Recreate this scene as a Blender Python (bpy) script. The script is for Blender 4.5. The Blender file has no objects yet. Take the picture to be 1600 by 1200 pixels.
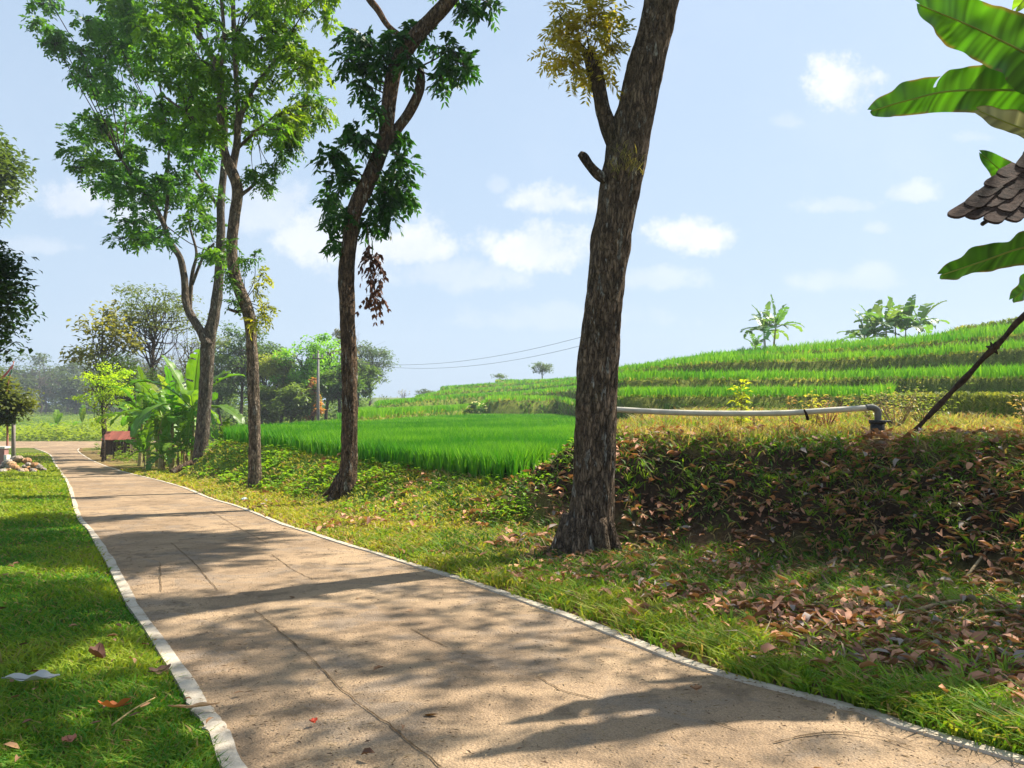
import bpy, math, random
import numpy as np
from mathutils import Vector, noise as mnoise
R = math.radians
rng = np.random.default_rng(7); random.seed(7)
sc = bpy.context.scene
col = sc.collection

# ------------------------------------------------------------------ camera
FPX, HV, EYE = 1200.0, 632.0, 1.5          # focal length and horizon row of the 1600x1200 photograph
cam_d = bpy.data.cameras.new("camera"); cam = bpy.data.objects.new("camera", cam_d); col.objects.link(cam)
cam_d.sensor_width = 36.0; cam_d.lens = 36.0 * FPX / 1600.0
cam_d.shift_y = (HV - 600.0) / 1600.0
cam_d.clip_start = 0.05; cam_d.clip_end = 6000
cam.location = (0, 0, EYE); cam.rotation_euler = (R(90), 0, 0)
sc.camera = cam

# ------------------------------------------------------------------ light
SUN_AZ, SUN_EL = R(57), R(50)               # azimuth clockwise from +Y
w = bpy.data.worlds.new("World"); sc.world = w; w.use_nodes = True
sd = bpy.data.lights.new("sun", 'SUN'); sun = bpy.data.objects.new("sun", sd); col.objects.link(sun)
sd.energy = 5.0; sd.angle = R(0.5); sd.color = (1.0, 0.92, 0.79)
sdir = Vector((math.sin(SUN_AZ)*math.cos(SUN_EL), math.cos(SUN_AZ)*math.cos(SUN_EL), math.sin(SUN_EL)))
sun.rotation_euler = sdir.to_track_quat('Z', 'Y').to_euler(); sun.location = (30, 30, 40)
sc.view_settings.view_transform = 'Standard'; sc.view_settings.look = 'None'
sc.view_settings.exposure = 1.15; sc.view_settings.gamma = 1.0
sc.view_settings.use_curve_mapping = False

class NT:
    """small helper to write node trees"""
    def __init__(s, tree): s.t = tree; s.n = tree.nodes; s.l = tree.links
    def new(s, typ, **kw):
        n = s.n.new(typ)
        for k, v in kw.items():
            if k.startswith('i_'):
                key = k[2:].replace('_', ' ')
                n.inputs[int(key) if key.isdigit() else key].default_value = v
            else: setattr(n, k, v)
        return n
    def link(s, a, b): s.l.new(a, b)
    def math(s, op, a, b=None, c=None, clamp=False):
        n = s.n.new('ShaderNodeMath'); n.operation = op; n.use_clamp = clamp
        for i, q in enumerate((a, b, c)):
            if q is None: continue
            if hasattr(q, 'is_output'): s.l.new(q, n.inputs[i])
            else: n.inputs[i].default_value = q
        return n.outputs[0]
    def vmath(s, op, a, b=None):
        n = s.n.new('ShaderNodeVectorMath'); n.operation = op
        for i, q in enumerate((a, b)):
            if q is None: continue
            if hasattr(q, 'is_output'): s.l.new(q, n.inputs[i])
            else: n.inputs[i].default_value = q
        return n.outputs['Value'] if op in ('LENGTH', 'DOT_PRODUCT') else n.outputs[0]
    def mix(s, f, a, b, mode='MIX'):
        n = s.n.new('ShaderNodeMix'); n.data_type = 'RGBA'; n.blend_type = mode
        for i, q in ((0, f), (6, a), (7, b)):
            if hasattr(q, 'is_output'): s.l.new(q, n.inputs[i])
            else: n.inputs[i].default_value = q if i == 0 else (tuple(q) + (1,))[:4]
        return n.outputs[2]
    def ramp(s, f, a, b, lo=0.0, hi=1.0):
        n = s.n.new('ShaderNodeMapRange'); n.clamp = True; n.interpolation_type = 'SMOOTHSTEP'
        s.l.new(f, n.inputs[0]); n.inputs[1].default_value = a; n.inputs[2].default_value = b
        n.inputs[3].default_value = lo; n.inputs[4].default_value = hi
        return n.outputs[0]
    def noise(s, vec, scale, detail=4, rough=0.55, dist=0.0):
        n = s.n.new('ShaderNodeTexNoise'); n.inputs['Scale'].default_value = scale
        n.inputs['Detail'].default_value = detail; n.inputs['Roughness'].default_value = rough
        n.inputs['Distortion'].default_value = dist
        if vec is not None: s.l.new(vec, n.inputs['Vector'])
        return n

# sky: Nishita plus thin milky air and broken cumulus placed by direction
wt = NT(w.node_tree); w.node_tree.nodes.clear()
out = wt.new('ShaderNodeOutputWorld'); bg = wt.new('ShaderNodeBackground'); bg.inputs[1].default_value = 0.083
sky = wt.new('ShaderNodeTexSky', sky_type='NISHITA', sun_disc=False, sun_elevation=SUN_EL, sun_rotation=SUN_AZ,
             altitude=100, air_density=1.0, dust_density=1.2, ozone_density=1.6)
tc = wt.new('ShaderNodeTexCoord'); sep = wt.new('ShaderNodeSeparateXYZ'); wt.link(tc.outputs['Generated'], sep.inputs[0])
ysafe = wt.math('MAXIMUM', sep.outputs[1], 0.05)
pu = wt.math('DIVIDE', sep.outputs[0], ysafe); pv = wt.math('DIVIDE', sep.outputs[2], ysafe)
cmb = wt.new('ShaderNodeCombineXYZ'); wt.link(pu, cmb.inputs[0]); wt.link(pv, cmb.inputs[1])
P2 = cmb.outputs[0]
wob = wt.noise(P2, 9.0, 6, 0.62); wobf = wt.noise(P2, 24.0, 8, 0.66)
off = wt.math('ADD', wt.math('MULTIPLY', wt.math('SUBTRACT', wob.outputs[0], 0.5), 2.2),
              wt.math('MULTIPLY', wt.math('SUBTRACT', wobf.outputs[0], 0.5), 1.9))
clouds = [(1315, 138, 60, 46, .95), (1085, 372, 78, 34, .95), (862, 316, 74, 30, .8), (835, 395, 110, 50, .85), (640, 392, 120, 48, .85),
          (500, 370, 90, 50, .7), (120, 318, 70, 40, .7), (185, 330, 50, 50, .6), (20, 305, 60, 26, .35), (1430, 305, 45, 20, .5),
          (1310, 322, 70, 18, .4), (1370, 356, 30, 14, .35), (1010, 440, 90, 22, .35), (1340, 440, 120, 24, .3), (700, 430, 160, 40, .4),
          (1520, 215, 40, 14, .3), (780, 290, 18, 18, .3), (1225, 190, 26, 16, .25), (420, 330, 70, 60, .45), (880, 500, 200, 26, .2), (30, 385, 80, 18, .25)]
acc = None
for (cu, cv, ru, rv, st) in clouds:
    dx = wt.math('MULTIPLY', wt.math('SUBTRACT', pu, (cu-800)/FPX), FPX/ru)
    dy = wt.math('MULTIPLY', wt.math('SUBTRACT', pv, (HV-cv)/FPX), FPX/rv)
    # flatter underside
    dy2 = wt.math('MULTIPLY', dy, wt.math('ADD', 1.15, wt.math('MULTIPLY', wt.math('SIGN', dy), -0.25)))
    d = wt.math('SQRT', wt.math('ADD', wt.math('MULTIPLY', dx, dx), wt.math('MULTIPLY', dy2, dy2)))
    e = wt.math('SUBTRACT', wt.math('ADD', 1.0, off), d)
    m = wt.math('MULTIPLY', wt.ramp(e, -0.15, 0.62), st*.88)
    acc = m if acc is None else wt.math('MAXIMUM', acc, m)
front = wt.ramp(sep.outputs[1], 0.05, 0.3)
acc = wt.math('MULTIPLY', acc, front)
veil = wt.noise(P2, 2.2, 5, 0.6); veilm = wt.ramp(veil.outputs[0], 0.45, 0.8, 0.0, 0.22)
milk = wt.ramp(sep.outputs[2], -0.02, 0.75, 0.92, 0.62)
skyc = wt.mix(milk, sky.outputs[0], (3.25, 4.1, 5.15))
skyc = wt.mix(veilm, skyc, (4.7, 5.2, 5.9))
shade = wt.mix(wt.ramp(wob.outputs[0], 0.35, 0.65), (5.0, 5.3, 5.8), (6.3, 6.3, 6.3))
skyc = wt.mix(acc, skyc, shade)
# the milky air only brightens the part of the sky dome above the horizon
wt.link(skyc, bg.inputs[0]); wt.link(bg.outputs[0], out.inputs[0])

# ------------------------------------------------------------------ generic numpy helpers
def hash2(ix, iy, s=0):
    h = (ix.astype(np.int64)*374761393 + iy.astype(np.int64)*668265263 + s*2147483647) & 0xffffffff
    h = ((h ^ (h >> 13))*1274126177) & 0xffffffff
    return ((h ^ (h >> 16)) & 0xffff)/65535.0
def vnoise(x, y, s=0):
    x = np.asarray(x, float); y = np.asarray(y, float)
    ix = np.floor(x); iy = np.floor(y); fx = x-ix; fy = y-iy
    fx = fx*fx*(3-2*fx); fy = fy*fy*(3-2*fy)
    a = hash2(ix, iy, s); b = hash2(ix+1, iy, s); c = hash2(ix, iy+1, s); d = hash2(ix+1, iy+1, s)
    return (a*(1-fx)+b*fx)*(1-fy)+(c*(1-fx)+d*fx)*fy - 0.5
def fbm(x, y, s=0, o=4):
    r = 0; a = 1.0
    for k in range(o):
        r = r + a*vnoise(np.asarray(x)*2**k, np.asarray(y)*2**k, s+k); a *= .5
    return r
def sstep(a, b, x):
    q = np.clip((x-a)/(b-a), 0, 1); return q*q*(3-2*q)
def norm(v): return v/np.maximum(np.linalg.norm(v, axis=-1, keepdims=True), 1e-9)
def catmull(P, n=8):
    P = np.asarray(P, float)
    Q = np.vstack([2*P[0]-P[1], P, 2*P[-1]-P[-2]]); out = []
    for i in range(1, len(Q)-2):
        for k in range(n):
            t = k/n
            out.append(0.5*((2*Q[i])+(-Q[i-1]+Q[i+1])*t+(2*Q[i-1]-5*Q[i]+4*Q[i+1]-Q[i+2])*t*t+(-Q[i-1]+3*Q[i]-3*Q[i+1]+Q[i+2])*t**3))
    out.append(Q[-2]); return np.array(out)

class MB:
    def __init__(s): s.v = []; s.q = []; s.t = []; s.c = []; s.n = 0
    def add(s, v, q=None, t=None, c=(1, 1, 1)):
        v = np.asarray(v, float).reshape(-1, 3)
        if q is not None and len(q): s.q.append(np.asarray(q, np.int64)+s.n)
        if t is not None and len(t): s.t.append(np.asarray(t, np.int64)+s.n)
        c = np.asarray(c, float)
        s.c.append(np.broadcast_to(c, (len(v), 3)) if c.ndim == 1 else c)
        s.v.append(v); s.n += len(v)
    def build(s, name, mat, parent=None, smooth=True, at=None):
        v = np.vstack(s.v).astype(np.float32)
        base = np.zeros(3)
        if at is not None: v = v-np.asarray(at, np.float32)
        q = np.vstack(s.q) if s.q else np.zeros((0, 4), np.int64)
        t = np.vstack(s.t) if s.t else np.zeros((0, 3), np.int64)
        me = bpy.data.meshes.new(name)
        me.vertices.add(len(v)); me.vertices.foreach_set('co', v.ravel())
        lv = np.concatenate([q.ravel(), t.ravel()]).astype(np.int32)
        me.loops.add(len(lv)); me.loops.foreach_set('vertex_index', lv)
        nq, nt = len(q), len(t)
        st = np.concatenate([np.arange(nq)*4, nq*4+np.arange(nt)*3]).astype(np.int32)
        me.polygons.add(nq+nt); me.polygons.foreach_set('loop_start', st)
        try: me.polygons.foreach_set('loop_total', np.concatenate([np.full(nq, 4), np.full(nt, 3)]).astype(np.int32))
        except Exception: pass
        me.update(calc_edges=True)
        c = np.ones((len(v), 4), np.float32); c[:, :3] = np.vstack(s.c)
        ca = me.color_attributes.new('col', 'FLOAT_COLOR', 'POINT'); ca.data.foreach_set('color', c.ravel())
        me.polygons.foreach_set('use_smooth', np.full(nq+nt, smooth, bool))
        me.materials.append(mat)
        o = bpy.data.objects.new(name, me); col.objects.link(o)
        if parent is not None: o.parent = parent
        if at is not None and parent is None: o.location = at
        return o
def tag(o, label=None, cat=None, group=None, kind=None):
    if label: o['label'] = label
    if cat: o['category'] = cat
    if group: o['group'] = group
    if kind: o['kind'] = kind
    return o
def thing(name, loc, label, cat, group=None):
    o = bpy.data.objects.new(name, None); col.objects.link(o); o.location = loc; o.empty_display_size = .2
    return tag(o, label, cat, group)

def tube(mb, P, rad, seg=10, c=(1, 1, 1), rough=0.0, rs=6.0, cap=True, sub=0, furrow=0.0):
    P = np.asarray(P, float); rad = np.asarray(rad, float)
    if sub:
        PR = catmull(np.c_[P, rad], sub); P, rad = PR[:, :3], np.maximum(PR[:, 3], .0015)
    n = len(P); T = norm(np.gradient(P, axis=0))
    ref = np.array([1., 0, 0]) if abs(T[0][0]) < .9 else np.array([0, 1., 0])
    V = np.zeros((n, seg, 3)); ang = np.arange(seg)*2*math.pi/seg
    s = 0; prev = P[0]
    for i in range(n):
        a = ref-T[i]*np.dot(ref, T[i]); a /= max(np.linalg.norm(a), 1e-9); b = np.cross(T[i], a); ref = a
        s += np.linalg.norm(P[i]-prev); prev = P[i]
        r = np.full(seg, rad[i])
        if rough or furrow:
            f = np.array([mnoise.noise(Vector((math.cos(q)*1.3*rs*.25, math.sin(q)*1.3*rs*.25, s*rs*.35+P[0][0]))) for q in ang])
            r = r*(1+rough*f)
            if furrow:
                g = np.array([mnoise.noise(Vector((math.cos(q)*5.5, math.sin(q)*5.5, s*2.4+3+P[0][1]))) for q in ang])
                g2 = np.array([mnoise.noise(Vector((math.cos(q)*11, math.sin(q)*11, s*7+P[0][1]))) for q in ang])
                r = r+furrow*(np.abs(g)*2-.45)+furrow*.5*g2
        V[i] = P[i]+np.outer(np.cos(ang)*r, a)+np.outer(np.sin(ang)*r, b)
    idx = np.arange(n*seg).reshape(n, seg); nx = np.roll(idx, -1, axis=1)
    q = np.stack([idx[:-1], nx[:-1], nx[1:], idx[1:]], -1).reshape(-1, 4)
    V = V.reshape(-1, 3); t = []
    if cap:
        V = np.vstack([V, P[0], P[-1]])
        t = [(idx[0][(k+1) % seg], idx[0][k], n*seg) for k in range(seg)] + [(idx[-1][k], idx[-1][(k+1) % seg], n*seg+1) for k in range(seg)]
    mb.add(V, q, t, c)
def box(mb, c, s, rz=0, col_=(1, 1, 1), ry=0):
    v = np.array([[x, y, z] for x in (-.5, .5) for y in (-.5, .5) for z in (-.5, .5)])*np.array(s)
    if ry:
        cy, sy = math.cos(ry), math.sin(ry); v = v@np.array([[cy, 0, -sy], [0, 1, 0], [sy, 0, cy]])
    cz, sz = math.cos(rz), math.sin(rz); v = v@np.array([[cz, sz, 0], [-sz, cz, 0], [0, 0, 1]])
    mb.add(v+np.array(c), [(0, 1, 3, 2), (4, 6, 7, 5), (0, 4, 5, 1), (2, 3, 7, 6), (0, 2, 6, 4), (1, 5, 7, 3)], None, col_)

# ------------------------------------------------------------------ materials
def pmat(name, rough=.9, spec=.25, trans=0.0, bump=None, colour=None, mul=None, sheen=0):
    m = bpy.data.materials.new(name); m.use_nodes = True; t = NT(m.node_tree); t.n.clear()
    o = t.new('ShaderNodeOutputMaterial'); b = t.new('ShaderNodeBsdfPrincipled')
    b.inputs['Roughness'].default_value = rough; b.inputs['Specular IOR Level'].default_value = spec
    geo = t.new('ShaderNodeTexCoord'); pos = geo.outputs['Object']
    if colour is None:
        a = t.new('ShaderNodeAttribute', attribute_name='col'); c = a.outputs['Color']
    else: c = colour(t, pos)
    if mul: c = mul(t, pos, c)
    if hasattr(c, 'is_output'): t.link(c, b.inputs['Base Color'])
    else: b.inputs['Base Color'].default_value = tuple(c)+(1,)
    if bump:
        h, st, dist = bump(t, pos); bn = t.new('ShaderNodeBump'); bn.inputs['Strength'].default_value = st
        bn.inputs['Distance'].default_value = dist; t.link(h, bn.inputs['Height']); t.link(bn.outputs[0], b.inputs['Normal'])
    if trans > 0:
        tr = t.new('ShaderNodeBsdfTranslucent'); mx = t.new('ShaderNodeMixShader'); mx.inputs[0].default_value = trans
        cc = t.mix(1.0, c, (1.5, 1.45, .55), 'MULTIPLY'); t.link(cc, tr.inputs[0])
        t.link(b.outputs[0], mx.inputs[1]); t.link(tr.outputs[0], mx.inputs[2]); t.link(mx.outputs[0], o.inputs[0])
    else: t.link(b.outputs[0], o.inputs[0])
    return m
M_leaf = pmat('leaf', .45, .35, .5)
M_grass = pmat('grass_blade', .6, .2, .4)
M_litter = pmat('dry_leaf', .7, .25, .12)
def ban_mul(t, pos, c):
    n = t.noise(pos, 3.0, 3); return t.mix(t.ramp(n.outputs[0], .35, .7), c, t.mix(1.0, c, (1.25, 1.15, .9), 'MULTIPLY'))
M_banana = pmat('banana_leaf', .4, .4, .45, mul=ban_mul)
def bark_col(t, pos, c):
    mp = t.new('ShaderNodeMapping'); mp.inputs['Scale'].default_value = (1, 1, .3); t.link(pos, mp.inputs[0])
    n1 = t.noise(mp.outputs[0], 16, 6, .65); n2 = t.noise(pos, 1.7, 3); n3 = t.noise(mp.outputs[0], 11, 4, .6)
    a = t.mix(t.ramp(n1.outputs[0], .35, .68), t.mix(1.0, c, (.45, .43, .42), 'MULTIPLY'), t.mix(1.0, c, (1.5, 1.42, 1.3), 'MULTIPLY'))
    moss = t.ramp(n2.outputs[0], .5, .68, 0, .35); a = t.mix(moss, a, (.055, .06, .03))
    lich = t.math('MULTIPLY', t.ramp(n3.outputs[0], .6, .65), .75); a = t.mix(lich, a, (.40, .39, .34))
    vq = t.new('ShaderNodeTexVoronoi', feature='DISTANCE_TO_EDGE'); vq.inputs['Scale'].default_value = 22
    nz = t.noise(mp.outputs[0], 14, 4); t.link(t.vmath('ADD', mp.outputs[0], t.vmath('MULTIPLY', nz.outputs['Color'], (.13, .13, .16))), vq.inputs['Vector'])
    return t.mix(t.ramp(vq.outputs[0], 0, .1, .75, 0), a, (.035, .026, .02))
def bark_bump(t, pos):
    mp = t.new('ShaderNodeMapping'); mp.inputs['Scale'].default_value = (1, 1, .3); t.link(pos, mp.inputs[0])
    v = t.new('ShaderNodeTexVoronoi', feature='DISTANCE_TO_EDGE'); v.inputs['Scale'].default_value = 22
    nz = t.noise(mp.outputs[0], 14, 4); ad = t.vmath('ADD', mp.outputs[0], t.vmath('MULTIPLY', nz.outputs['Color'], (.13, .13, .16)))
    t.link(ad, v.inputs['Vector']); h = t.math('ADD', t.ramp(v.outputs[0], 0, .22), t.math('MULTIPLY', t.noise(mp.outputs[0], 45, 5).outputs[0], .7))
    return h, 1.0, .06
M_bark = pmat('bark', .95, .1, mul=bark_col, bump=bark_bump)
def soil_mul(t, pos, c):
    n = t.noise(pos, 2.2, 8, .7); n2 = t.noise(pos, 22, 5, .65)
    a = t.mix(t.ramp(n.outputs[0], .3, .7), t.mix(1.0, c, (.6, .62, .6), 'MULTIPLY'), t.mix(1.0, c, (1.35, 1.28, 1.2), 'MULTIPLY'))
    return t.mix(t.ramp(n2.outputs[0], .35, .65), t.mix(1.0, a, (.65, .65, .65), 'MULTIPLY'), t.mix(1.0, a, (1.25, 1.22, 1.15), 'MULTIPLY'))
M_ground = pmat('soil', 1.0, .05, mul=soil_mul, bump=lambda t, p: (t.noise(p, 18, 8, .7).outputs[0], .9, .05))
def road_col(t, pos):
    big = t.noise(pos, .55, 5, .6, .4); mid = t.noise(pos, 3.2, 6, .7, .3); fine = t.noise(pos, 70, 4, .7); tiny = t.noise(pos, 240, 2, .6)
    c = t.mix(t.ramp(big.outputs[0], .35, .65), (.28, .195, .12), (.43, .305, .185))
    st = t.noise(pos, 1.3, 7, .68, .8); c = t.mix(t.ramp(st.outputs[0], .5, .62, 0, .6), c, (.23, .19, .15))
    c = t.mix(t.ramp(mid.outputs[0], .48, .66, 0, .75), c, (.16, .115, .075))
    c = t.mix(t.ramp(mid.outputs[0], .25, .42, .5, 0), c, (.37, .285, .195))
    vo = t.new('ShaderNodeTexVoronoi'); vo.inputs['Scale'].default_value = 95; t.link(pos, vo.inputs['Vector'])
    c = t.mix(.28, c, t.mix(1.0, c, t.mix(t.ramp(vo.outputs['Distance'], .1, .6), (1.5, 1.5, 1.55), (.45, .43, .42)), 'MULTIPLY'))
    c = t.mix(t.ramp(fine.outputs[0], .52, .64, 0, .65), c, (.14, .105, .075))
    c = t.mix(t.ramp(tiny.outputs[0], .6, .72, 0, .45), c, (.5, .43, .34))
    return c
def road_bump(t, pos):
    vo = t.new('ShaderNodeTexVoronoi'); vo.inputs['Scale'].default_value = 70; t.link(pos, vo.inputs['Vector'])
    a = t.math('ADD', t.math('MULTIPLY', vo.outputs['Distance'], .8), t.noise(pos, 55, 6, .7).outputs[0])
    return t.math('ADD', a, t.math('MULTIPLY', t.noise(pos, 6, 5, .6).outputs[0], 1.2)), .55, .018
M_road = pmat('worn_concrete', .95, .1, colour=road_col, bump=road_bump)
def paint_col(t, pos):
    n = t.noise(pos, 7, 6, .7); f = t.noise(pos, 60, 4, .7)
    c = t.mix(t.ramp(n.outputs[0], .45, .72), (.50, .44, .35), (.32, .25, .18)); return t.mix(t.ramp(f.outputs[0], .55, .7, 0, .6), c, (.3, .23, .16))
M_paint = pmat('worn_white_paint', .9, .1, colour=paint_col, bump=lambda t, p: (t.noise(p, 40, 5, .7).outputs[0], .6, .02))
M_plain = pmat('plain_paint', .6, .3, mul=lambda t, p, c: t.mix(t.ramp(t.noise(p, 9, 4).outputs[0], .4, .7, 0, .4), c, t.mix(1.0, c, (.6, .58, .55), 'MULTIPLY')))
M_stone = pmat('stone', .95, .15, mul=soil_mul, bump=lambda t, p: (t.noise(p, 9, 6, .7).outputs[0], .7, .05))
M_wood = pmat('weathered_wood', .9, .15, mul=lambda t, p, c: t.mix(t.ramp(t.noise(p, 14, 5, .7).outputs[0], .35, .65), t.mix(1.0, c, (.5, .5, .5), 'MULTIPLY'), t.mix(1.0, c, (1.3, 1.25, 1.2), 'MULTIPLY')), bump=lambda t, p: (t.noise(p, 30, 5, .7).outputs[0], .8, .02))

# ------------------------------------------------------------------ terrain
def zb(y):
    y = np.asarray(y, float)
    a = -0.044*y; s = np.clip(y-40, 0, 35); b = -1.76-(.044*s-.044*s*s/70)
    z = np.where(y < 40, a, b)
    return z+1.45*sstep(120, 320, y)
_Y = np.exp(np.linspace(math.log(1.5), math.log(300), 4000)); _V = HV+FPX*(EYE-zb(_Y))/_Y
def unroad(u, v):
    y = float(np.interp(-v, -_V, _Y)); return ((u-800)/FPX*y, y)
right_px = [(1600,1190),(1350,1112),(1100,1045),(900,968),(750,915),(620,876),(490,835),(437,818),(375,793),(332,780),(290,763),(245,750),(189,736),(136,715),(122,702)]
left_px = [(364,1192),(350,1150),(297,1080),(245,1000),(196,929),(168,870),(143,832),(121,800),(105,753),(86,725),(76,709)]
RE = np.array([(9.9, -6.0)]+[unroad(*p) for p in right_px]+[(-40.5, 74)])
LE = np.array([(4.9, -6.0)]+[unroad(*p) for p in left_px]+[(-46.5, 74)])
def resamp(P, ys):
    c = catmull(P, 10); k = np.argsort(c[:, 1]); return np.interp(ys, c[k, 1], c[k, 0])
YS = np.concatenate([np.linspace(-6, 3, 40), np.exp(np.linspace(math.log(3.05), math.log(73), 700))])
XR = resamp(RE, YS); XL = resamp(LE, YS)
def road_d(x, y):
    """metres outside the road (negative inside)"""
    xr = np.interp(y, YS, XR); xl = np.interp(y, YS, XL)
    d = np.maximum(x-xr, xl-x)*.83
    d = np.where(y > 73, 50, d)
    dc = np.maximum(np.maximum(71-y, y-84), x+38)
    return np.minimum(d, dc)
def polyd(x, y, P):
    """signed distance, positive inside"""
    x = np.asarray(x, float); y = np.asarray(y, float)
    P = np.asarray(P, float); d = np.full(x.shape, 1e9); ins = np.zeros(x.shape, bool)
    for i in range(len(P)):
        a = P[i]; b = P[(i+1) % len(P)]; e = b-a; L = e@e
        t = np.clip(((x-a[0])*e[0]+(y-a[1])*e[1])/L, 0, 1)
        d = np.minimum(d, np.hypot(x-a[0]-t*e[0], y-a[1]-t*e[1]))
        if a[1] != b[1]:
            c = ((a[1] > y) != (b[1] > y)) & (x < (b[0]-a[0])*(y-a[1])/(b[1]-a[1])+a[0]); ins ^= c
    return np.where(ins, d, -d)
PF = [(-11.2, 30), (-8.2, 25.8), (-3.8, 19.2), (-.2, 14.3), (2, 13.5), (60, 13), (400, 100), (400, 900), (-60, 900), (-30, 200), (-25, 110), (-17, 75), (-12.5, 62), (-10.5, 50), (-10.6, 42), (-11.6, 33)]
PP = [(-.25, 13.6), (.25, 12.2), (.8, 10.8), (1.4, 10.0), (2.3, 9.2), (3.3, 8.1), (4.4, 6.7), (6.3, 4.6), (9, 1.5), (13, -6), (60, -6), (60, 60), (9, 55), (7, 44), (4.2, 30), (2.2, 22), (.7, 17)]
def U(*a): return [((u-800)/FPX) for u in a]
LV = [  # (u list, y list, z list)
 ([-400, 520, 540, 600, 650, 700, 750, 765, 870, 900, 975, 1100, 1350, 1450, 1500, 1600], [700, 600, 42, 48, 58, 66, 75, 74, 75, 60, 37, 36, 34, 24, 20, 18], [.4, .4, .5, .6, .7, .8, 1.0, 1.8, 1.8, 1.3, 1.75, 1.75, 1.75, 1.7, 1.65, 1.6]),
 ([-400, 560, 590, 640, 720, 800, 900, 975, 1300, 1400, 1500, 1600], [700, 600, 75, 80, 90, 95, 70, 41, 41, 36, 31, 27], [1.2, 1.2, 1.3, 1.6, 2.2, 2.6, 2.7, 2.7, 2.7, 2.6, 2.45, 2.3]),
 ([-400, 620, 650, 700, 800, 900, 975, 1100, 1200, 1300, 1400, 1500, 1600], [700, 600, 100, 105, 115, 90, 57, 47, 45, 43.6, 41, 38, 35], [2, 2, 2.2, 3.0, 3.8, 3.9, 3.9, 3.9, 3.9, 3.9, 3.9, 3.9, 3.9]),
 ([-400, 650, 690, 800, 900, 975, 1100, 1200, 1300, 1400, 1500, 1600], [700, 600, 125, 135, 110, 77, 58, 53, 50, 46, 42.5, 39], [3.7, 3.7, 4, 5, 5, 4.9, 4.9, 4.9, 4.9, 4.9, 4.9, 4.9]),
 ([-400, 750, 775, 880, 975, 1100, 1200, 1300, 1400, 1500, 1600], [700, 600, 150, 150, 100, 70, 62, 57, 53, 48, 44], [6, 6, 6, 6, 5.7, 5.7, 5.7, 5.7, 5.7, 5.7, 5.7]),
 ([-400, 1290, 1420, 1500, 1600], [700, 500, 68, 56, 50], [6.8, 6.8, 6.8, 6.9, 7.0])]
LT = [(np.array(U(*a)), np.array(b, float), np.array(c)) for a, b, c in LV]
def levels(x, y):
    t = np.clip(x/np.maximum(y, .5), -1.2, 1.2)
    wv = fbm(x*.12, y*.12, 31, 3)*2.0
    res = []
    for i, (a, b, c) in enumerate(LT):
        yk = np.interp(t, a, b); yk = yk*(1+.018*wv); res.append((yk, np.interp(t, a, c)))
    return res
PIPX = (1371-800)/FPX*10.9
def nopipe(x, y): return ~((np.abs(x-PIPX*y/10.9) < .2) & (y > 9.3) & (y < 11.1))
def plat_z(x, y):
    n = sstep(11.0, 15.5, y)*(1-sstep(-.5, 2.2, x-(y-13)*.18))      # the nose is lower
    return 1.05-.45*n
def terrain(x, y, full=False):
    x = np.asarray(x, float); y = np.asarray(y, float)
    z0 = zb(y); z = z0.copy()
    d = road_d(x, y)
    z = np.where(d < 0, z0-.07, z0-.02+.05*sstep(0, .25, d)+.09*sstep(.2, 1.5, d)*(fbm(x*1.3, y*1.3, 3, 3)+.15)*(1-sstep(60, 80, y)))
    dF = polyd(x, y, PF)
    wF = 1.9+1.0*fbm(x*.5, y*.5, 9, 2)
    mF = sstep(-wF, 0, dF)
    zf = .05+.02*sstep(-.6, -.25, dF)*(1-sstep(.0, .3, dF))
    lump = fbm(x*.9, y*.9, 14, 4)
    z = z+(zf-z)*mF + .13*lump*sstep(0, .3, mF)*(1-sstep(.5, .9, mF))
    dP = polyd(x, y, PP)
    wP = 1.95+.9*sstep(3, 6, x)+.3*fbm(x*.7, y*.7, 21, 2)
    mP = sstep(-.15, wP, dP) ; zp = plat_z(x, y)+.12*fbm(x*.45, y*.45, 5, 3)
    z = z+(zp-z)*mP+(.22*fbm(x*1.9, y*1.9, 17, 4)+.12*fbm(x*6, y*6, 18, 3))*sstep(.02, .25, mP)*(1-.8*sstep(.75, 1, mP))
    z = z+(1.06-z)*np.exp(-((x-PIPX)/.45)**2-((y-10.4)/.9)**2)*.9
    zz = z.copy(); edge = np.full(x.shape, -99.); lev = np.zeros(x.shape, int)
    wb = np.clip(y*.008, .25, .9)
    for yk, zk in levels(x, y):
        m = sstep(-wb, 0, y-yk)*(x/np.maximum(y, .5) > -.24)
        zz = zz+(zk-zz)*m
        zz = zz+.12*sstep(-.1, .1, y-yk)*(1-sstep(.25, .6, y-yk))
        near = y-yk; edge = np.where(np.abs(near) < np.abs(edge), near, edge); lev = lev+(near > 0)
    if full: return zz, d, dF, dP, mF, mP, edge, lev, wb
    return zz
def gz(x, y): return float(terrain(np.array([float(x)]), np.array([float(y)]))[0])
def P(u, v, y): return np.array([(u-800)/FPX*y, y, EYE-(v-HV)/FPX*y])

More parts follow.
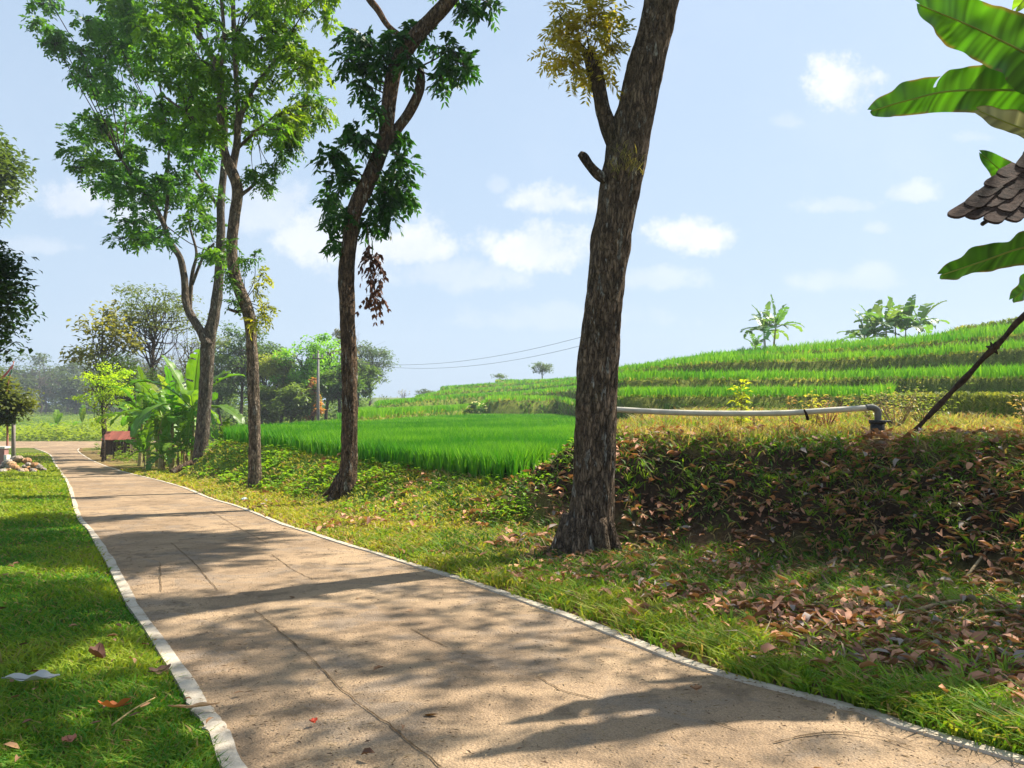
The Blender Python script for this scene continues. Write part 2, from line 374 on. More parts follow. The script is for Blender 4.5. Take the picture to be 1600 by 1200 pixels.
def ground_colour(x, y, info):
    z, d, dF, dP, mF, mP, edge, lev, wb = info
    n = fbm(x*.6, y*.6, 41, 4)[..., None]; n2 = fbm(x*2.5, y*2.5, 47, 3)[..., None]
    grass = np.array([.10, .135, .03]); dry = np.array([.28, .20, .085]); dirt = np.array([.27, .165, .09])
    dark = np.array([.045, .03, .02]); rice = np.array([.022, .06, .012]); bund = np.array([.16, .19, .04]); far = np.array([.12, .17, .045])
    c = grass+(dry-grass)*np.clip(.35+n+n2*.6, 0, 1)
    c = np.where((d < .35)[..., None] & (d > -.1)[..., None], c*.3+dirt*.7, c)
    vs = (sstep(.5, 1.2, d)*sstep(13, 10, y) if 0 else sstep(.5, 1.2, d)*(1-sstep(10, 13, y)))[..., None]; c = c+(np.array([.15, .09, .055])-c)*vs*np.clip(.75+n2, 0, 1)
    lefty = (x < np.interp(y, YS, XL))[..., None]
    c = np.where(lefty, np.array([.075, .12, .022])+(np.array([.17, .17, .05])-np.array([.075, .12, .022]))*np.clip(.1+n*1.2, 0, 1), c)
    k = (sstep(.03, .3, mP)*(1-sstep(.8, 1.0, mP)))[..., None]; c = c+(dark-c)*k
    pl = (sstep(.8, 1., mP))[..., None]; c = c+((np.array([.26, .2, .07])+n*.08)-c)*pl
    kf = (sstep(.1, .5, mF)*(1-sstep(-.1, .3, dF))*(mP < .1))[..., None]; c = c+(np.array([.11, .19, .03])-c)*kf
    inr = ((dF > .3) & (mP < .05))[..., None] & (lev < 1)[..., None]; c = np.where(inr, rice, c)
    c = np.where((lev >= 1)[..., None], rice*1.6, c)
    e = ((edge > -wb) & (edge < .5))[..., None] & (x/np.maximum(y, .5) > -.24)[..., None]
    c = np.where(e, np.where((edge > -.12)[..., None], bund, np.array([.10, .15, .03])), c)
    c = np.where(((y > 84) & (dF < 0))[..., None], far*(1+.5*n), c)
    c = np.where(((y > 45) & (y < 84) & (dF < -1.5) & (x > -36))[..., None], np.array([.2, .15, .07])*(1+.6*n), c)
    return np.clip(c, .008, .6)
fine = np.arange(-50, 50.01, .14); coarse = np.arange(55, 305.01, 5.0)
ph = np.radians(np.concatenate([fine, coarse]))
def geo(a, b, f):
    n = int(math.log(b/a)/math.log(f)); return np.exp(np.linspace(math.log(a), math.log(b), n, endpoint=False))
rr = np.concatenate([geo(.05, 2, 1.25), geo(2, 9, 1.013), geo(9, 95, 1.0085), geo(95, 220, 1.012), geo(220, 5000, 1.06), [5000]])
RRg, PH = np.meshgrid(rr, ph, indexing='ij'); GX = RRg*np.sin(PH); GY = RRg*np.cos(PH)
info = terrain(GX, GY, True)
mb = MB(); n0, n1 = GX.shape; idx = np.arange(n0*n1).reshape(n0, n1); nx = np.roll(idx, -1, axis=1)
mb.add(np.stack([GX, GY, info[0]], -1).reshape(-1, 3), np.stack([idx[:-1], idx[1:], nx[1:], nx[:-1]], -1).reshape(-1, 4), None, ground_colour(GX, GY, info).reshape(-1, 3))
tag(mb.build('ground', M_ground), kind='structure')

# ------------------------------------------------------------------ road
mb = MB(); K = 14
tt = np.linspace(0, 1, K)[None]; X = XL[:, None]*(1-tt)+XR[:, None]*tt; Y = np.repeat(YS[:, None], K, 1)
edgew = .03*fbm(Y*3, X*0+np.sign(tt-.5)*5, 61, 4); X = X+edgew*(np.abs(tt-.5) > .49)
Z = zb(Y)+.012*(1-(2*tt-1)**2)
idx = np.arange(X.size).reshape(X.shape)
mb.add(np.stack([X, Y, Z], -1).reshape(-1, 3), np.stack([idx[:-1, :-1], idx[:-1, 1:], idx[1:, 1:], idx[1:, :-1]], -1).reshape(-1, 4))
road = tag(mb.build('road', M_road), kind='structure')
mb = MB()
xs = np.linspace(-160, -37, 60); ysn = np.linspace(70.5, 84, 8); X, Y = np.meshgrid(xs, ysn, indexing='ij')
Y = Y+(.6*fbm(X*.2, Y*0, 65, 3))*((Y > 83) | (Y < 71)); X2 = X
idx = np.arange(X.size).reshape(X.shape)
mb.add(np.stack([X, Y, zb(Y)+.02], -1).reshape(-1, 3), np.stack([idx[:-1, :-1], idx[1:, :-1], idx[1:, 1:], idx[:-1, 1:]], -1).reshape(-1, 4))
tag(mb.build('crossing_road', M_road), kind='structure')
def edge_line(XE, sgn, name):
    mb = MB(); ys = np.concatenate([np.linspace(-5, 3, 60), np.exp(np.linspace(math.log(3.02), math.log(70), 1500))])
    xe = np.interp(ys, YS, XE); w_ = .105+.035*fbm(ys*.9, ys*0+sgn, 71, 3)+.006*fbm(ys*9, ys*0+sgn, 73, 2); o_ = .03*fbm(ys*.8, ys*0+sgn, 75, 3)+.02
    a = xe+sgn*(.035+o_); b = a-sgn*w_; z = zb(ys)+.014
    V = np.stack([np.stack([a, ys, z-.05], -1), np.stack([a, ys, z], -1), np.stack([b, ys, z+.001], -1), np.stack([b-sgn*.006, ys, z-.02], -1)], 1)
    idx = np.arange(len(ys)*4).reshape(-1, 4); q = []
    for k in range(3):
        f = np.stack([idx[:-1, k], idx[:-1, k+1], idx[1:, k+1], idx[1:, k]], -1); q.append(f if sgn < 0 else f[:, ::-1])
    mb.add(V.reshape(-1, 3), np.vstack(q)); return tag(mb.build(name, M_paint, smooth=False), kind='structure')
edge_line(XR, 1, 'road_edge_line'); edge_line(XL, -1, 'road_edge_line')
# cracks in the slab
mb = MB()
for pts in ([(268,850),(300,878),(340,925)], [(398,955),(470,1018),(540,1085),(612,1140),(690,1205)], [(425,868),(455,890),(488,907)], [(640,985),(700,1015)],
            [(1210,1165),(1290,1150),(1370,1155),(1430,1175)], [(1110,1130),(1150,1145)], [(250,880),(252,925)], [(840,1060),(880,1082),(930,1096)], [(330,800),(380,830),(420,850)]):
    W = np.array([unroad(*p) for p in pts]); W = catmull(W, 14)
    W = W+.02*np.stack([fbm(W[:, 0]*9, W[:, 1]*9, 81, 3), fbm(W[:, 0]*9, W[:, 1]*9, 85, 3)], -1)
    T = norm(np.gradient(W, axis=0)); N = np.stack([-T[:, 1], T[:, 0]], -1)
    wd = (.003+.006*np.abs(fbm(W[:, 0]*7, W[:, 1]*7, 88, 2)))[:, None]; z = (zb(W[:, 1])+.017)[:, None]
    V = np.stack([np.c_[W-N*wd, z], np.c_[W+N*wd, z]], 1).reshape(-1, 3); i = np.arange(len(W)-1)*2
    mb.add(V, np.stack([i, i+1, i+3, i+2], -1), None, (.17, .12, .075))
mb.build('crack', M_ground, road)

# ------------------------------------------------------------------ blades (grass, rice, weeds)
def blades(mb, B, h, wd, lean, colr, flat=0.0, bend=.5, az=None):
    n = len(B); az = rng.uniform(0, 2*math.pi, n) if az is None else az
    D = np.stack([np.cos(az), np.sin(az), np.zeros(n)], -1); S = np.stack([-np.sin(az), np.cos(az), np.zeros(n)], -1)
    sa = rng.uniform(0, math.pi, n); S2 = S*np.cos(sa*.6)[:, None]+D*np.sin(sa*.6)[:, None]
    up = np.array([0, 0, 1.]); lean = np.asarray(lean)[:, None] if np.ndim(lean) else lean
    h = h[:, None]; wd = wd[:, None]
    m = B+up*h*.55+D*h*lean*.35; t = B+up*h*(1-.35*bend)+D*h*(lean*.35+lean*.65+bend*.3)
    V = np.stack([B-S2*wd*.4, B+S2*wd*.4, m+S2*wd*.5, m-S2*wd*.5, t], 1).reshape(-1, 3)
    i = np.arange(n)*5
    c = np.repeat(colr, 5, axis=0) if np.ndim(colr) == 2 else colr
    mb.add(V, np.stack([i, i+1, i+2, i+3], -1), np.stack([i+3, i+2, i+4], -1), c)
def samp(n, t0, t1, y0, y1):
    t = rng.uniform(t0, t1, n); y = np.exp(rng.uniform(math.log(y0), math.log(y1), n)); return t*y, y
def mixc(a, b, f): return np.asarray(a)+(np.asarray(b)-np.asarray(a))*np.clip(f, 0, 1)[:, None]

# left verge lawn and grass by the road on both sides
mb = MB()
x, y = samp(230000, -1.0, -.08, 2.3, 60); d = road_d(x, y); left = x < np.interp(y, YS, XL)
keep = left & (d > .07-.04*rng.random(len(x))) & (y < 68); x, y, d = x[keep], y[keep], d[keep]
z = terrain(x, y); n_ = fbm(x*.8, y*.8, 91, 3)
h = (.035+.04*rng.random(len(x)))*(1+.5*n_)*np.clip(y/7, 1, 4)**.4; wdt = (.007+.005*rng.random(len(x)))*np.clip(y/4.5, 1, 20)**.85
c = mixc((.06, .20, .014), (.30, .36, .03), .3+.45*sstep(7, 22, y)+n_*1.1+rng.normal(0, .25, len(x))); dd = rng.random(len(x)) < .07; c[dd] = (.3, .23, .08)
blades(mb, np.stack([x, y, z-.01], -1), h, wdt, rng.uniform(.3, 1.5, len(x)), c)
tag(mb.build('lawn_grass', M_grass), 'short bright green grass covering the left roadside', 'grass', kind='stuff')
mb = MB()
x, y = samp(330000, -.62, .85, 2.6, 36); inf = terrain(x, y, True); z, d, dF, dP, mF, mP = inf[:6]
rightside = x > np.interp(y, YS, XR); n_ = fbm(x*.9, y*.9, 95, 3); n2 = fbm(x*2.3, y*2.3, 97, 3)
pr = np.where(mP > .04, .0, 1.0)*sstep(0, .12, d)
pr = pr*np.where(y < 10.5, .3+.7*(1-sstep(.3, 1.3, d))+n2*.9, .9+n2*.5)
nt = fbm(x*6, y*6, 99, 2); pr = pr*np.where(y < 9, .25+1.1*(nt > -.05), 1)*.9
keep = rightside & (dF < .1) & (rng.random(len(x)) < pr) ; x, y, z, d, n_, n2, mF = [a[keep] for a in (x, y, z, d, n_, n2, mF)]
h = (.045+.055*rng.random(len(x)))*(1+.6*np.clip(n2, 0, 1))*(1-.15*mF)*np.clip(y/8, 1, 3)**.25*(1+.7*(y < 9)*(1-sstep(.1, .9, d))); wdt = (.010+.009*rng.random(len(x)))*np.clip(y/6, 1, 12)**.85
c = mixc((.09, .22, .014), (.38, .38, .045), .45+n_*.8+.35*sstep(7, 12, y)+rng.normal(0, .25, len(x))); dd = rng.random(len(x)) < (.10+.1*(y > 9)); c[dd] = (.42, .29, .12)
blades(mb, np.stack([x, y, z-.01], -1), h, wdt, rng.uniform(.3, 1.4, len(x)), c)
# loose broad bladed tufts near the road
x, y = samp(5200, -.3, .72, 3.2, 12); d = road_d(x, y); n2 = fbm(x*1.4, y*1.4, 197, 3); k = (x > np.interp(y, YS, XR)) & (d > .05) & (rng.random(len(x)) < .45+n2) & (polyd(x, y, PP) < 1.2); x, y = x[k], y[k]; z = terrain(x, y); sz = rng.uniform(.6, 1.5, len(x))
for q in range(9):
    az = rng.uniform(0, 6.28, len(x)); B = np.stack([x+.012*np.cos(az), y+.012*np.sin(az), z-.01], -1); cc = mixc((.07, .19, .015), (.30, .42, .04), rng.random(len(x))*.7+.3*rng.random())
    blades(mb, B, (.07+.07*rng.random(len(x)))*sz, (.008+.006*rng.random(len(x)))*sz, rng.uniform(.3, 1.3, len(x)), cc, az=az)
tag(mb.build('verge_grass', M_grass), 'patchy green and straw coloured grass along the right roadside', 'grass', kind='stuff')

# rice of the big flat paddy
mb = MB()
x, y = samp(330000, -.46, .32, 12.5, 80); inf = terrain(x, y, True); z, d, dF, dP, mF, mP, edge, lev, wb = inf
keep = (dF > -.05) & (mP < .06) & (lev == 0) & (edge < -1.0); x, y, z, dF = x[keep], y[keep], z[keep], dF[keep]
q = np.clip(y/20, .8, 3); x = x+.35*(np.round(x/.26)*.26-x)*(y < 26)
n_ = fbm(x*.35, y*.35, 101, 3)
h = (.56+.18*rng.random(len(x)))*(1+.12*n_); wdt = (.013+.007*rng.random(len(x)))*np.clip(y/14, 1, 7)
c = mixc((.042, .21, .012), (.16, .38, .03), .4+n_*.9+.25*np.sign(fbm(x*.11, y*.11, 105, 2))+rng.normal(0, .42, len(x)))
blades(mb, np.stack([x, y, z-.02], -1), h, wdt, rng.uniform(.05, .32, len(x)), c, bend=.25)
tag(mb.build('paddy_rice', M_grass), 'tall vivid green rice filling the flat paddy behind the trees', 'rice', kind='stuff')
# rice and banks of the stepped terraces
mb = MB(); mg = MB()
x, y = samp(500000, -.25, .85, 15, 175); inf = terrain(x, y, True); z, d, dF, dP, mF, mP, edge, lev, wb = inf
tq = x/y; top6 = (lev >= 6)
n_ = fbm(x*.3, y*.3, 111, 3)
scr = sstep(.47, .52, tq)*(1-sstep(.56, .60, tq))*(lev == 1)
keep = (lev >= 1) & (edge < 99) & ((edge > .18) | (edge < -wb*.85)) & ~top6 & (scr < .5) & ~((lev == 1) & (tq > .5)); k2 = keep & (rng.random(len(x)) < .85)
X_, Y_, Z_, N_ = x[k2], y[k2], z[k2], n_[k2]
h = (.64+.14*rng.random(len(X_)))*(1+.12*N_); wdt = (.012+.007*rng.random(len(X_)))*np.clip(Y_/15, 1, 12)
c = mixc((.08, .29, .016), (.22, .43, .03), .4+N_*.6+.15*(lev[k2] % 2)+rng.normal(0, .22, len(X_)))
blades(mb, np.stack([X_, Y_, Z_-.02], -1), h, wdt, rng.uniform(.05, .35, len(X_)), c, bend=.25)
tag(mb.build('terrace_rice', M_grass), 'bright green rice on the stepped terraces of the hillside', 'rice', kind='stuff')
keep = ((lev >= 1) | (edge > -wb*1.3)) & (~k2) & (mP*0 == 0) & (((edge > -wb*.9) & (edge < .2)) | top6 | (scr > .4) | ((lev == 1) & (tq > .5)))
X_, Y_, Z_, N_, E_ = x[keep], y[keep], z[keep], n_[keep], edge[keep]
h = (.07+.12*rng.random(len(X_))+.15*(E_ < -.15))*np.clip(Y_/30, .8, 2); wdt = (.02+.015*rng.random(len(X_)))*np.clip(Y_/15, 1, 10)
face = (E_ < -.1)
c = np.where(face[:, None], mixc((.08, .20, .02), (.20, .32, .05), .3+rng.normal(0, .4, len(X_))), mixc((.16, .22, .03), (.32, .31, .08), .3+N_+rng.normal(0, .3, len(X_))))
blades(mg, np.stack([X_, Y_, Z_-.02], -1), h, wdt, rng.uniform(.3, 1.2, len(X_)), c)
tag(mg.build('terrace_bank_grass', M_grass), 'yellow green grass on the low banks between rice terraces', 'grass', kind='stuff')

# dry weeds on top of the bank
mb = MB()
x, y = samp(150000, -.05, .85, 8, 40); inf = terrain(x, y, True); z, d, dF, dP, mF, mP, edge, lev, wb = inf
n_ = fbm(x*.7, y*.7, 121, 3); n2 = fbm(x*2.6, y*2.6, 127, 3); tq = x/y
keep = (mP > .93) & nopipe(x, y) & (lev == 0) & (edge < -wb*.7) & (rng.random(len(x)) < .75+n2); x, y, z, n_, n2, tq = [a[keep] for a in (x, y, z, n_, n2, tq)]
h = (.06+.16*rng.random(len(x))**2)*(1+.5*n2)*np.clip(y/13, .8, 2); wdt = (.007+.006*rng.random(len(x)))*np.clip(y/8, 1, 5)
f = .5+n_*1.1+rng.normal(0, .35, len(x)); c = mixc((.17, .27, .03), (.42, .34, .15), f); rd = rng.random(len(x)) < .18; c[rd] = (.30, .13, .07)
blades(mb, np.stack([x, y, z-.01], -1), h, wdt, rng.uniform(.1, .9, len(x)), c)
tag(mb.build('dry_weeds', M_grass), 'straw coloured dry weeds on the flat top of the bank', 'weeds', kind='stuff')
# weeds on bank face (broad little leaves and tufts)
mb = MB()
x, y = samp(120000, -.1, .85, 4.0, 18); inf = terrain(x, y, True); z, d, dF, dP, mF, mP, edge, lev, wb = inf
n_ = fbm(x*1.2, y*1.2, 131, 3); n2 = fbm(x*3.1, y*3.1, 137, 3)
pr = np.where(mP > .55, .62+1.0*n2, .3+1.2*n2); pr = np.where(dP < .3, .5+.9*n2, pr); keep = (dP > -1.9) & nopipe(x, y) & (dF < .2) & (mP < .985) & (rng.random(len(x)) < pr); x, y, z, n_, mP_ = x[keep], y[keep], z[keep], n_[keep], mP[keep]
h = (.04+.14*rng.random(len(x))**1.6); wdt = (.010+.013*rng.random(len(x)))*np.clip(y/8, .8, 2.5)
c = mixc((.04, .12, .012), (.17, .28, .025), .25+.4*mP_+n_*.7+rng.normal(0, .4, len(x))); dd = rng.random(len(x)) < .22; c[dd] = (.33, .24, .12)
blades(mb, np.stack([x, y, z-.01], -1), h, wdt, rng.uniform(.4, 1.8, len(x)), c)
# trailing dry stems hanging on the face
k = rng.random(len(x)) < .04
blades(mb, np.stack([x[k], y[k]-.03, z[k]+.02], -1), -.18-.25*rng.random(k.sum()), np.full(k.sum(), .006), rng.uniform(.2, .7, k.sum()), np.tile((.25, .19, .12), (k.sum(), 1)), az=np.full(k.sum(), -1.9)+rng.normal(0, .5, k.sum()))
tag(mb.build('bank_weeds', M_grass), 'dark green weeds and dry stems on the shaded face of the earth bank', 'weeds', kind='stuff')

# leafy ground cover (small rounded leaves) on the mounds before the paddy and on the bank
def leaf_cards(mb, O, L, W, N, colr, curl=.25):
    """folded lance leaves: O base, direction N-ish random, length L, width W"""
    n = len(O); D = norm(N); side = norm(np.cross(D, np.array([.13, .21, 1.0]))+1e-6); nrm = np.cross(side, D)
    L = L[:, None]; W = W[:, None]
    m = O+D*L*.5; t = O+D*L-nrm*L*curl
    V = np.stack([O, m+side*W*.5+nrm*W*.18, t, m-side*W*.5+nrm*W*.18, m-nrm*L*curl*.1], 1).reshape(-1, 3); i = np.arange(n)*5
    c = np.repeat(colr, 5, axis=0)
    mb.add(V, None, np.concatenate([np.stack([i, i+1, i+4], -1), np.stack([i+1, i+2, i+4], -1), np.stack([i+2, i+3, i+4], -1), np.stack([i+3, i, i+4], -1)]), c)
def leaf_cards2(mb, O, L, W, N, colr, curl=.25):
    n = len(O); D = norm(N); side = norm(np.cross(D, np.array([.13, .21, 1.0]))+rng.normal(0, .25, (n, 3))); nrm = np.cross(side, D)
    L = L[:, None]; W = W[:, None]; cu = curl*rng.normal(0, 1, (n, 1)); f = rng.uniform(.1, .5, (n, 1))
    a = O+D*L*.28+nrm*L*cu*.5; b = O+D*L*.66+nrm*L*cu*.55; t = O+D*L
    V = np.stack([O, a+side*W*.42+nrm*W*f, b+side*W*.46+nrm*W*f, t, b-side*W*.46+nrm*W*f, a-side*W*.42+nrm*W*f, a, b], 1).reshape(-1, 3); i = np.arange(n)*8
    mb.add(V, np.concatenate([np.stack([i+1, i+2, i+7, i+6], -1), np.stack([i+6, i+7, i+4, i+5], -1)]), np.concatenate([np.stack([i, i+1, i+6], -1), np.stack([i, i+6, i+5], -1), np.stack([i+2, i+3, i+7], -1), np.stack([i+7, i+3, i+4], -1)]), np.repeat(colr, 8, axis=0))
mb = MB()
x, y = samp(130000, -.46, .75, 6, 34); inf = terrain(x, y, True); z, d, dF, dP, mF, mP, edge, lev, wb = inf
n2 = fbm(x*1.1, y*1.1, 141, 3); A = (mF > .04) & (dF < .0) & (mP < .4); Bk = (mP > .3) & nopipe(x, y) & (mP < .97) & (y < 14)
keep = (A & (rng.random(len(x)) < .3+1.5*n2)) | (Bk & (rng.random(len(x)) < .10+.8*n2)); x, y, z, A, n2 = x[keep], y[keep], z[keep], A[keep], n2[keep]
L = (.045+.05*rng.random(len(x)))*np.clip(y/10, 1, 2.5); az = rng.uniform(0, 6.28, len(x)); hh = np.where(A, .01+.10*rng.random(len(x))*(1+n2), .01+.06*rng.random(len(x)))
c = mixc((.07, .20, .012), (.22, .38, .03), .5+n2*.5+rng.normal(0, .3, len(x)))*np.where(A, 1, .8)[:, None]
leaf_cards(mb, np.stack([x, y, z+hh], -1), L, L*.6, np.stack([np.cos(az), np.sin(az), rng.uniform(-.2, .6, len(x))], -1), c)
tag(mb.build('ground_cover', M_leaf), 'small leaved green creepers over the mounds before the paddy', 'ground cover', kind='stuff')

# fallen leaves
mb = MB()
x, y = samp(95000, -.62, .8, 2.8, 22); inf = terrain(x, y, True); z, d, dF, dP, mF, mP, edge, lev, wb = inf
n2 = fbm(x*1.0, y*1.0, 151, 3); n3 = fbm(x*3.0, y*3.0, 157, 2)
rs = x > np.interp(y, YS, XR)
pr = np.where(mP < .02, np.where(y < 10.5, .04+.45*n2+.35*n3+.25*sstep(.5, 2.0, d)+.42*sstep(.28, .5, x/y)*sstep(.5, 1.1, d), .05+.5*n2), np.where(mP < .9, .38+.7*n2+.3*n3, .22+.6*n2))*sstep(.05, .4, d)
foot = (dP > -.8) & (dP < .5) & (y < 13.5); pr = np.where(foot, .3+.6*n2+.4*n3, pr)
keep = rs & (dF < .0) & (d > .05) & (rng.random(len(x)) < pr) & ((y < 11) | (mP > .01) | foot | (n2 > .12)) | (rs & (mP > .1) & (d > .1) & (y < 12) & (rng.random(len(x)) < pr*.9)); x, y, z = x[keep], y[keep], z[keep]
L = (.06+.10*rng.random(len(x))**1.3)*np.clip(y/9, 1, 1.25); az = rng.uniform(0, 6.28, len(x))
c = mixc((.18, .08, .05), (.60, .30, .17), rng.random(len(x))**1.1); q_ = rng.random(len(x)) < .12; c[q_] = (.27, .22, .19)
leaf_cards2(mb, np.stack([x, y, z+.015+.05*rng.random(len(x))], -1), L, L*(.34+.25*rng.random(len(x))), np.stack([np.cos(az), np.sin(az), rng.normal(.05, .3, len(x))], -1), c, curl=.2)
# the few strays on the left lawn and road
x, y = samp(500, -.9, .6, 2.8, 22); d = road_d(x, y); keep = (d > 0) | (rng.random(len(x)) < .10); x, y = x[keep], y[keep]
z = np.where(road_d(x, y) < 0, zb(y)+.025, terrain(x, y)+.05); L = .04+.05*rng.random(len(x)); az = rng.uniform(0, 6.28, len(x))
leaf_cards2(mb, np.stack([x, y, z], -1), L, L*.45, np.stack([np.cos(az), np.sin(az), rng.normal(.03, .12, len(x))], -1), mixc((.12, .06, .035), (.36, .2, .1), rng.random(len(x))), curl=.15)
x, y = samp(9000, -.3, .8, 3.2, 14); inf = terrain(x, y, True); z, d, mP = inf[0], inf[1], inf[5]; k = (x > np.interp(y, YS, XR)) & (d > .3) & (inf[2] < 0) & (rng.random(len(x)) < np.where(mP > .05, .6, .3)); x, y, z = x[k], y[k], z[k]
L = .08+.3*rng.random(len(x))**2; az = rng.uniform(0, 6.28, len(x)); leaf_cards2(mb, np.stack([x, y, z+.03], -1), L, .008+.006*rng.random(len(x)), np.stack([np.cos(az), np.sin(az), rng.normal(.1, .25, len(x))], -1), mixc((.14, .1, .07), (.42, .33, .2), rng.random(len(x))), curl=.15)
tag(mb.build('leaf_litter', M_litter), 'reddish brown fallen leaves scattered over the bank and verge', 'leaf litter', kind='stuff')
# straws, twigs and crumbs on the road
mb = MB()
x, y = samp(20000, -.7, .75, 2.8, 22); d = road_d(x, y); keep = (d < -.03) & (rng.random(len(x)) < .35+.65*sstep(-.9, -.1, d)); x, y = x[keep], y[keep]
z = zb(y)+.022; az = rng.uniform(0, 6.28, len(x)); L = .012+.05*rng.random(len(x))**3; wdt = .0015+.003*rng.random(len(x))
D = np.stack([np.cos(az), np.sin(az), 0*az], -1); S = np.stack([-np.sin(az), np.cos(az), 0*az], -1); O = np.stack([x, y, z], -1)
V = np.stack([O, O+D*L[:, None]*.5+S*wdt[:, None]+(0, 0, .005), O+D*L[:, None], O+D*L[:, None]*.5-S*wdt[:, None]], 1).reshape(-1, 3); i = np.arange(len(x))*4
mb.add(V, np.stack([i, i+3, i+2, i+1], -1), None, np.repeat(mixc((.09, .05, .03), (.3, .22, .12), rng.random(len(x))), 4, axis=0))
tag(mb.build('road_debris', M_litter), 'tiny twigs and leaf crumbs strewn on the worn road', 'debris', kind='stuff')

# ------------------------------------------------------------------ trees
def sprays(mb, O, D, L, pairs, ll, lw, colr, droop=.35):
    """pinnate leaves: each rachis carries pairs of leaflets"""
    n = len(O); D = norm(D); up = np.array([0, 0, 1.])
    S = norm(np.cross(D, up)+rng.normal(0, .25, (n, 3))); allV = []; allC = []
    for k in range(pairs):
        s = (k+1.0)/pairs; p = O+D*(L*s)[:, None]-up*(L*s*s*droop)[:, None]
        for sg in (-1, 1):
            ld = norm(D*.55+S*sg*.85-up*(droop*.9)+rng.normal(0, .18, (n, 3))); sc_ = (1-.35*abs(s-.55))
            l_ = (ll*sc_*rng.uniform(.8, 1.15, n))[:, None]; wd = norm(np.cross(ld, np.cross(S, D))+rng.normal(0, .35, (n, 3)))*(lw*sc_)
            allV.append(np.stack([p, p+ld*l_*.45+wd, p+ld*l_-up*l_*.12, p+ld*l_*.45-wd], 1)); allC.append(np.repeat(colr[:, None]*rng.uniform(.8, 1.2, (n, 1, 1)), 4, axis=1))
    V = np.concatenate(allV).reshape(-1, 3); C = np.concatenate(allC).reshape(-1, 3); i = np.arange(len(V)//4)*4
    mb.add(V, np.stack([i, i+1, i+2, i+3], -1), None, C)
def inball(n, bias=.45):
    v = norm(rng.normal(0, 1, (n, 3))); return v*(rng.random(n)**bias)[:, None]
def crown_cluster(mb, tw, C, Rr, n, ll, lw, L, pairs, c1, c2, anchor=None, droop=.35, twr=.012, twc=(.1, .08, .06), thin=0.0, pa=1.0):
    C = np.asarray(C, float); Rr = np.asarray(Rr, float)
    v = inball(n); O = C+v*Rr
    if thin: g = fbm(O[:, 0]*2.2+O[:, 2]*1.3, O[:, 1]*2.2+O[:, 2]*1.7, 7, 2); k = g > thin-.5; v, O = v[k], O[k]
    D = norm(v*.9+rng.normal(0, .45, (len(O), 3))+np.array([0, 0, -.1]))
    f = rng.random(len(O))*.6+.4*(fbm(O[:, 0]*3+O[:, 2], O[:, 1]*3+O[:, 2], 3, 2)+.5)
    sprays(mb, O-D*L*.4, D, L*rng.uniform(.7, 1.2, len(O)), pairs, ll, lw, mixc(c1, c2, f), droop)
    if tw is not None:
        a = C if anchor is None else np.asarray(anchor, float)
        if anchor is not None and rng.random() < pa: tube(tw, [a, a*.5+C*.5+rng.normal(0, .3, 3)*Rr, C], [twr*1.8, twr*1.3, twr], 5, twc, sub=3)
        for k in rng.choice(len(O), min(len(O), 10), replace=False):
            tube(tw, [C, C*.5+O[k]*.5+rng.normal(0, .05, 3)*Rr, O[k]], [twr, twr*.6, twr*.3], 4, twc, cap=False)
def stem(mb, pts, yd, c, seg=14, rough=.12, sub=6, furrow=0.0, ks=.88):
    """pts: (u, v, width_px[, depth offset])"""
    Pp = []; rd = []
    for p in pts:
        yy = yd+(p[3] if len(p) > 3 else 0); Pp.append(P(p[0], p[1], yy)); rd.append(p[2]*ks/2/FPX*yy)
    tube(mb, Pp, rd, seg, c, rough, cap=True, sub=sub, furrow=furrow); return np.array(Pp)
GRN1, GRN2 = (.03, .11, .012), (.14, .31, .022)

# tree 1: big near trunk
y1 = 9.75
base = (P(918, 870, y1)[0], y1, gz(P(918, 870, y1)[0], y1))
T1 = thing('roadside_tree', base, 'thick rough barked tree nearest the camera, leaning right, with a small yellow leafed shoot', 'tree', 'trees lining the road')
tm = MB(); bc = (.19, .145, .105)
gpx = HV+FPX*(EYE-base[2])/y1
stem(tm, [(916, gpx+22, 98), (918, gpx-2, 89), (923, gpx-28, 80), (925, 800, 76), (928, 740, 73), (930, 680, 73), (933, 600, 71), (941, 500, 66), (952, 400, 66), (966, 310, 70), (977, 250, 74), (990, 190, 70), (1003, 130, 65), (1018, 70, 60), (1034, 0, 59), (1062, -110, 55), (1100, -240, 48), (1120, -380, 40)], y1, bc, 96, .10, 14, furrow=.016)
for (a0, l_) in ((190, .6), (215, .5), (245, .36), (300, .42), (340, .45), (150, .4)):
    a_ = R(a0); s_ = np.array(base)+np.array([math.cos(a_)*.2, math.sin(a_)*.2, .3]); e_ = np.array(base)+np.array([math.cos(a_)*(.25+l_*.55), math.sin(a_)*(.25+l_*.5), -.06])
    tube(tm, [s_+(0, 0, .15), s_*.45+e_*.55+(0, 0, -.04), e_], [.13, .085, .03], 10, bc, .2, sub=5, furrow=.006)
stem(tm, [(975, 262, 34), (958, 215, 30), (943, 175, 27), (935, 140, 27), (928, 105, 30), (921, 78, 20)], y1-.05, (.12, .09, .065), 20, .25, 8, furrow=.006)
stem(tm, [(965, 285, 26), (938, 275, 19), (922, 260, 15), (912, 246, 15), (905, 240, 9)], y1-.1, (.12, .09, .065), 14, .3, 6)
top = P(1100, -240, y1)
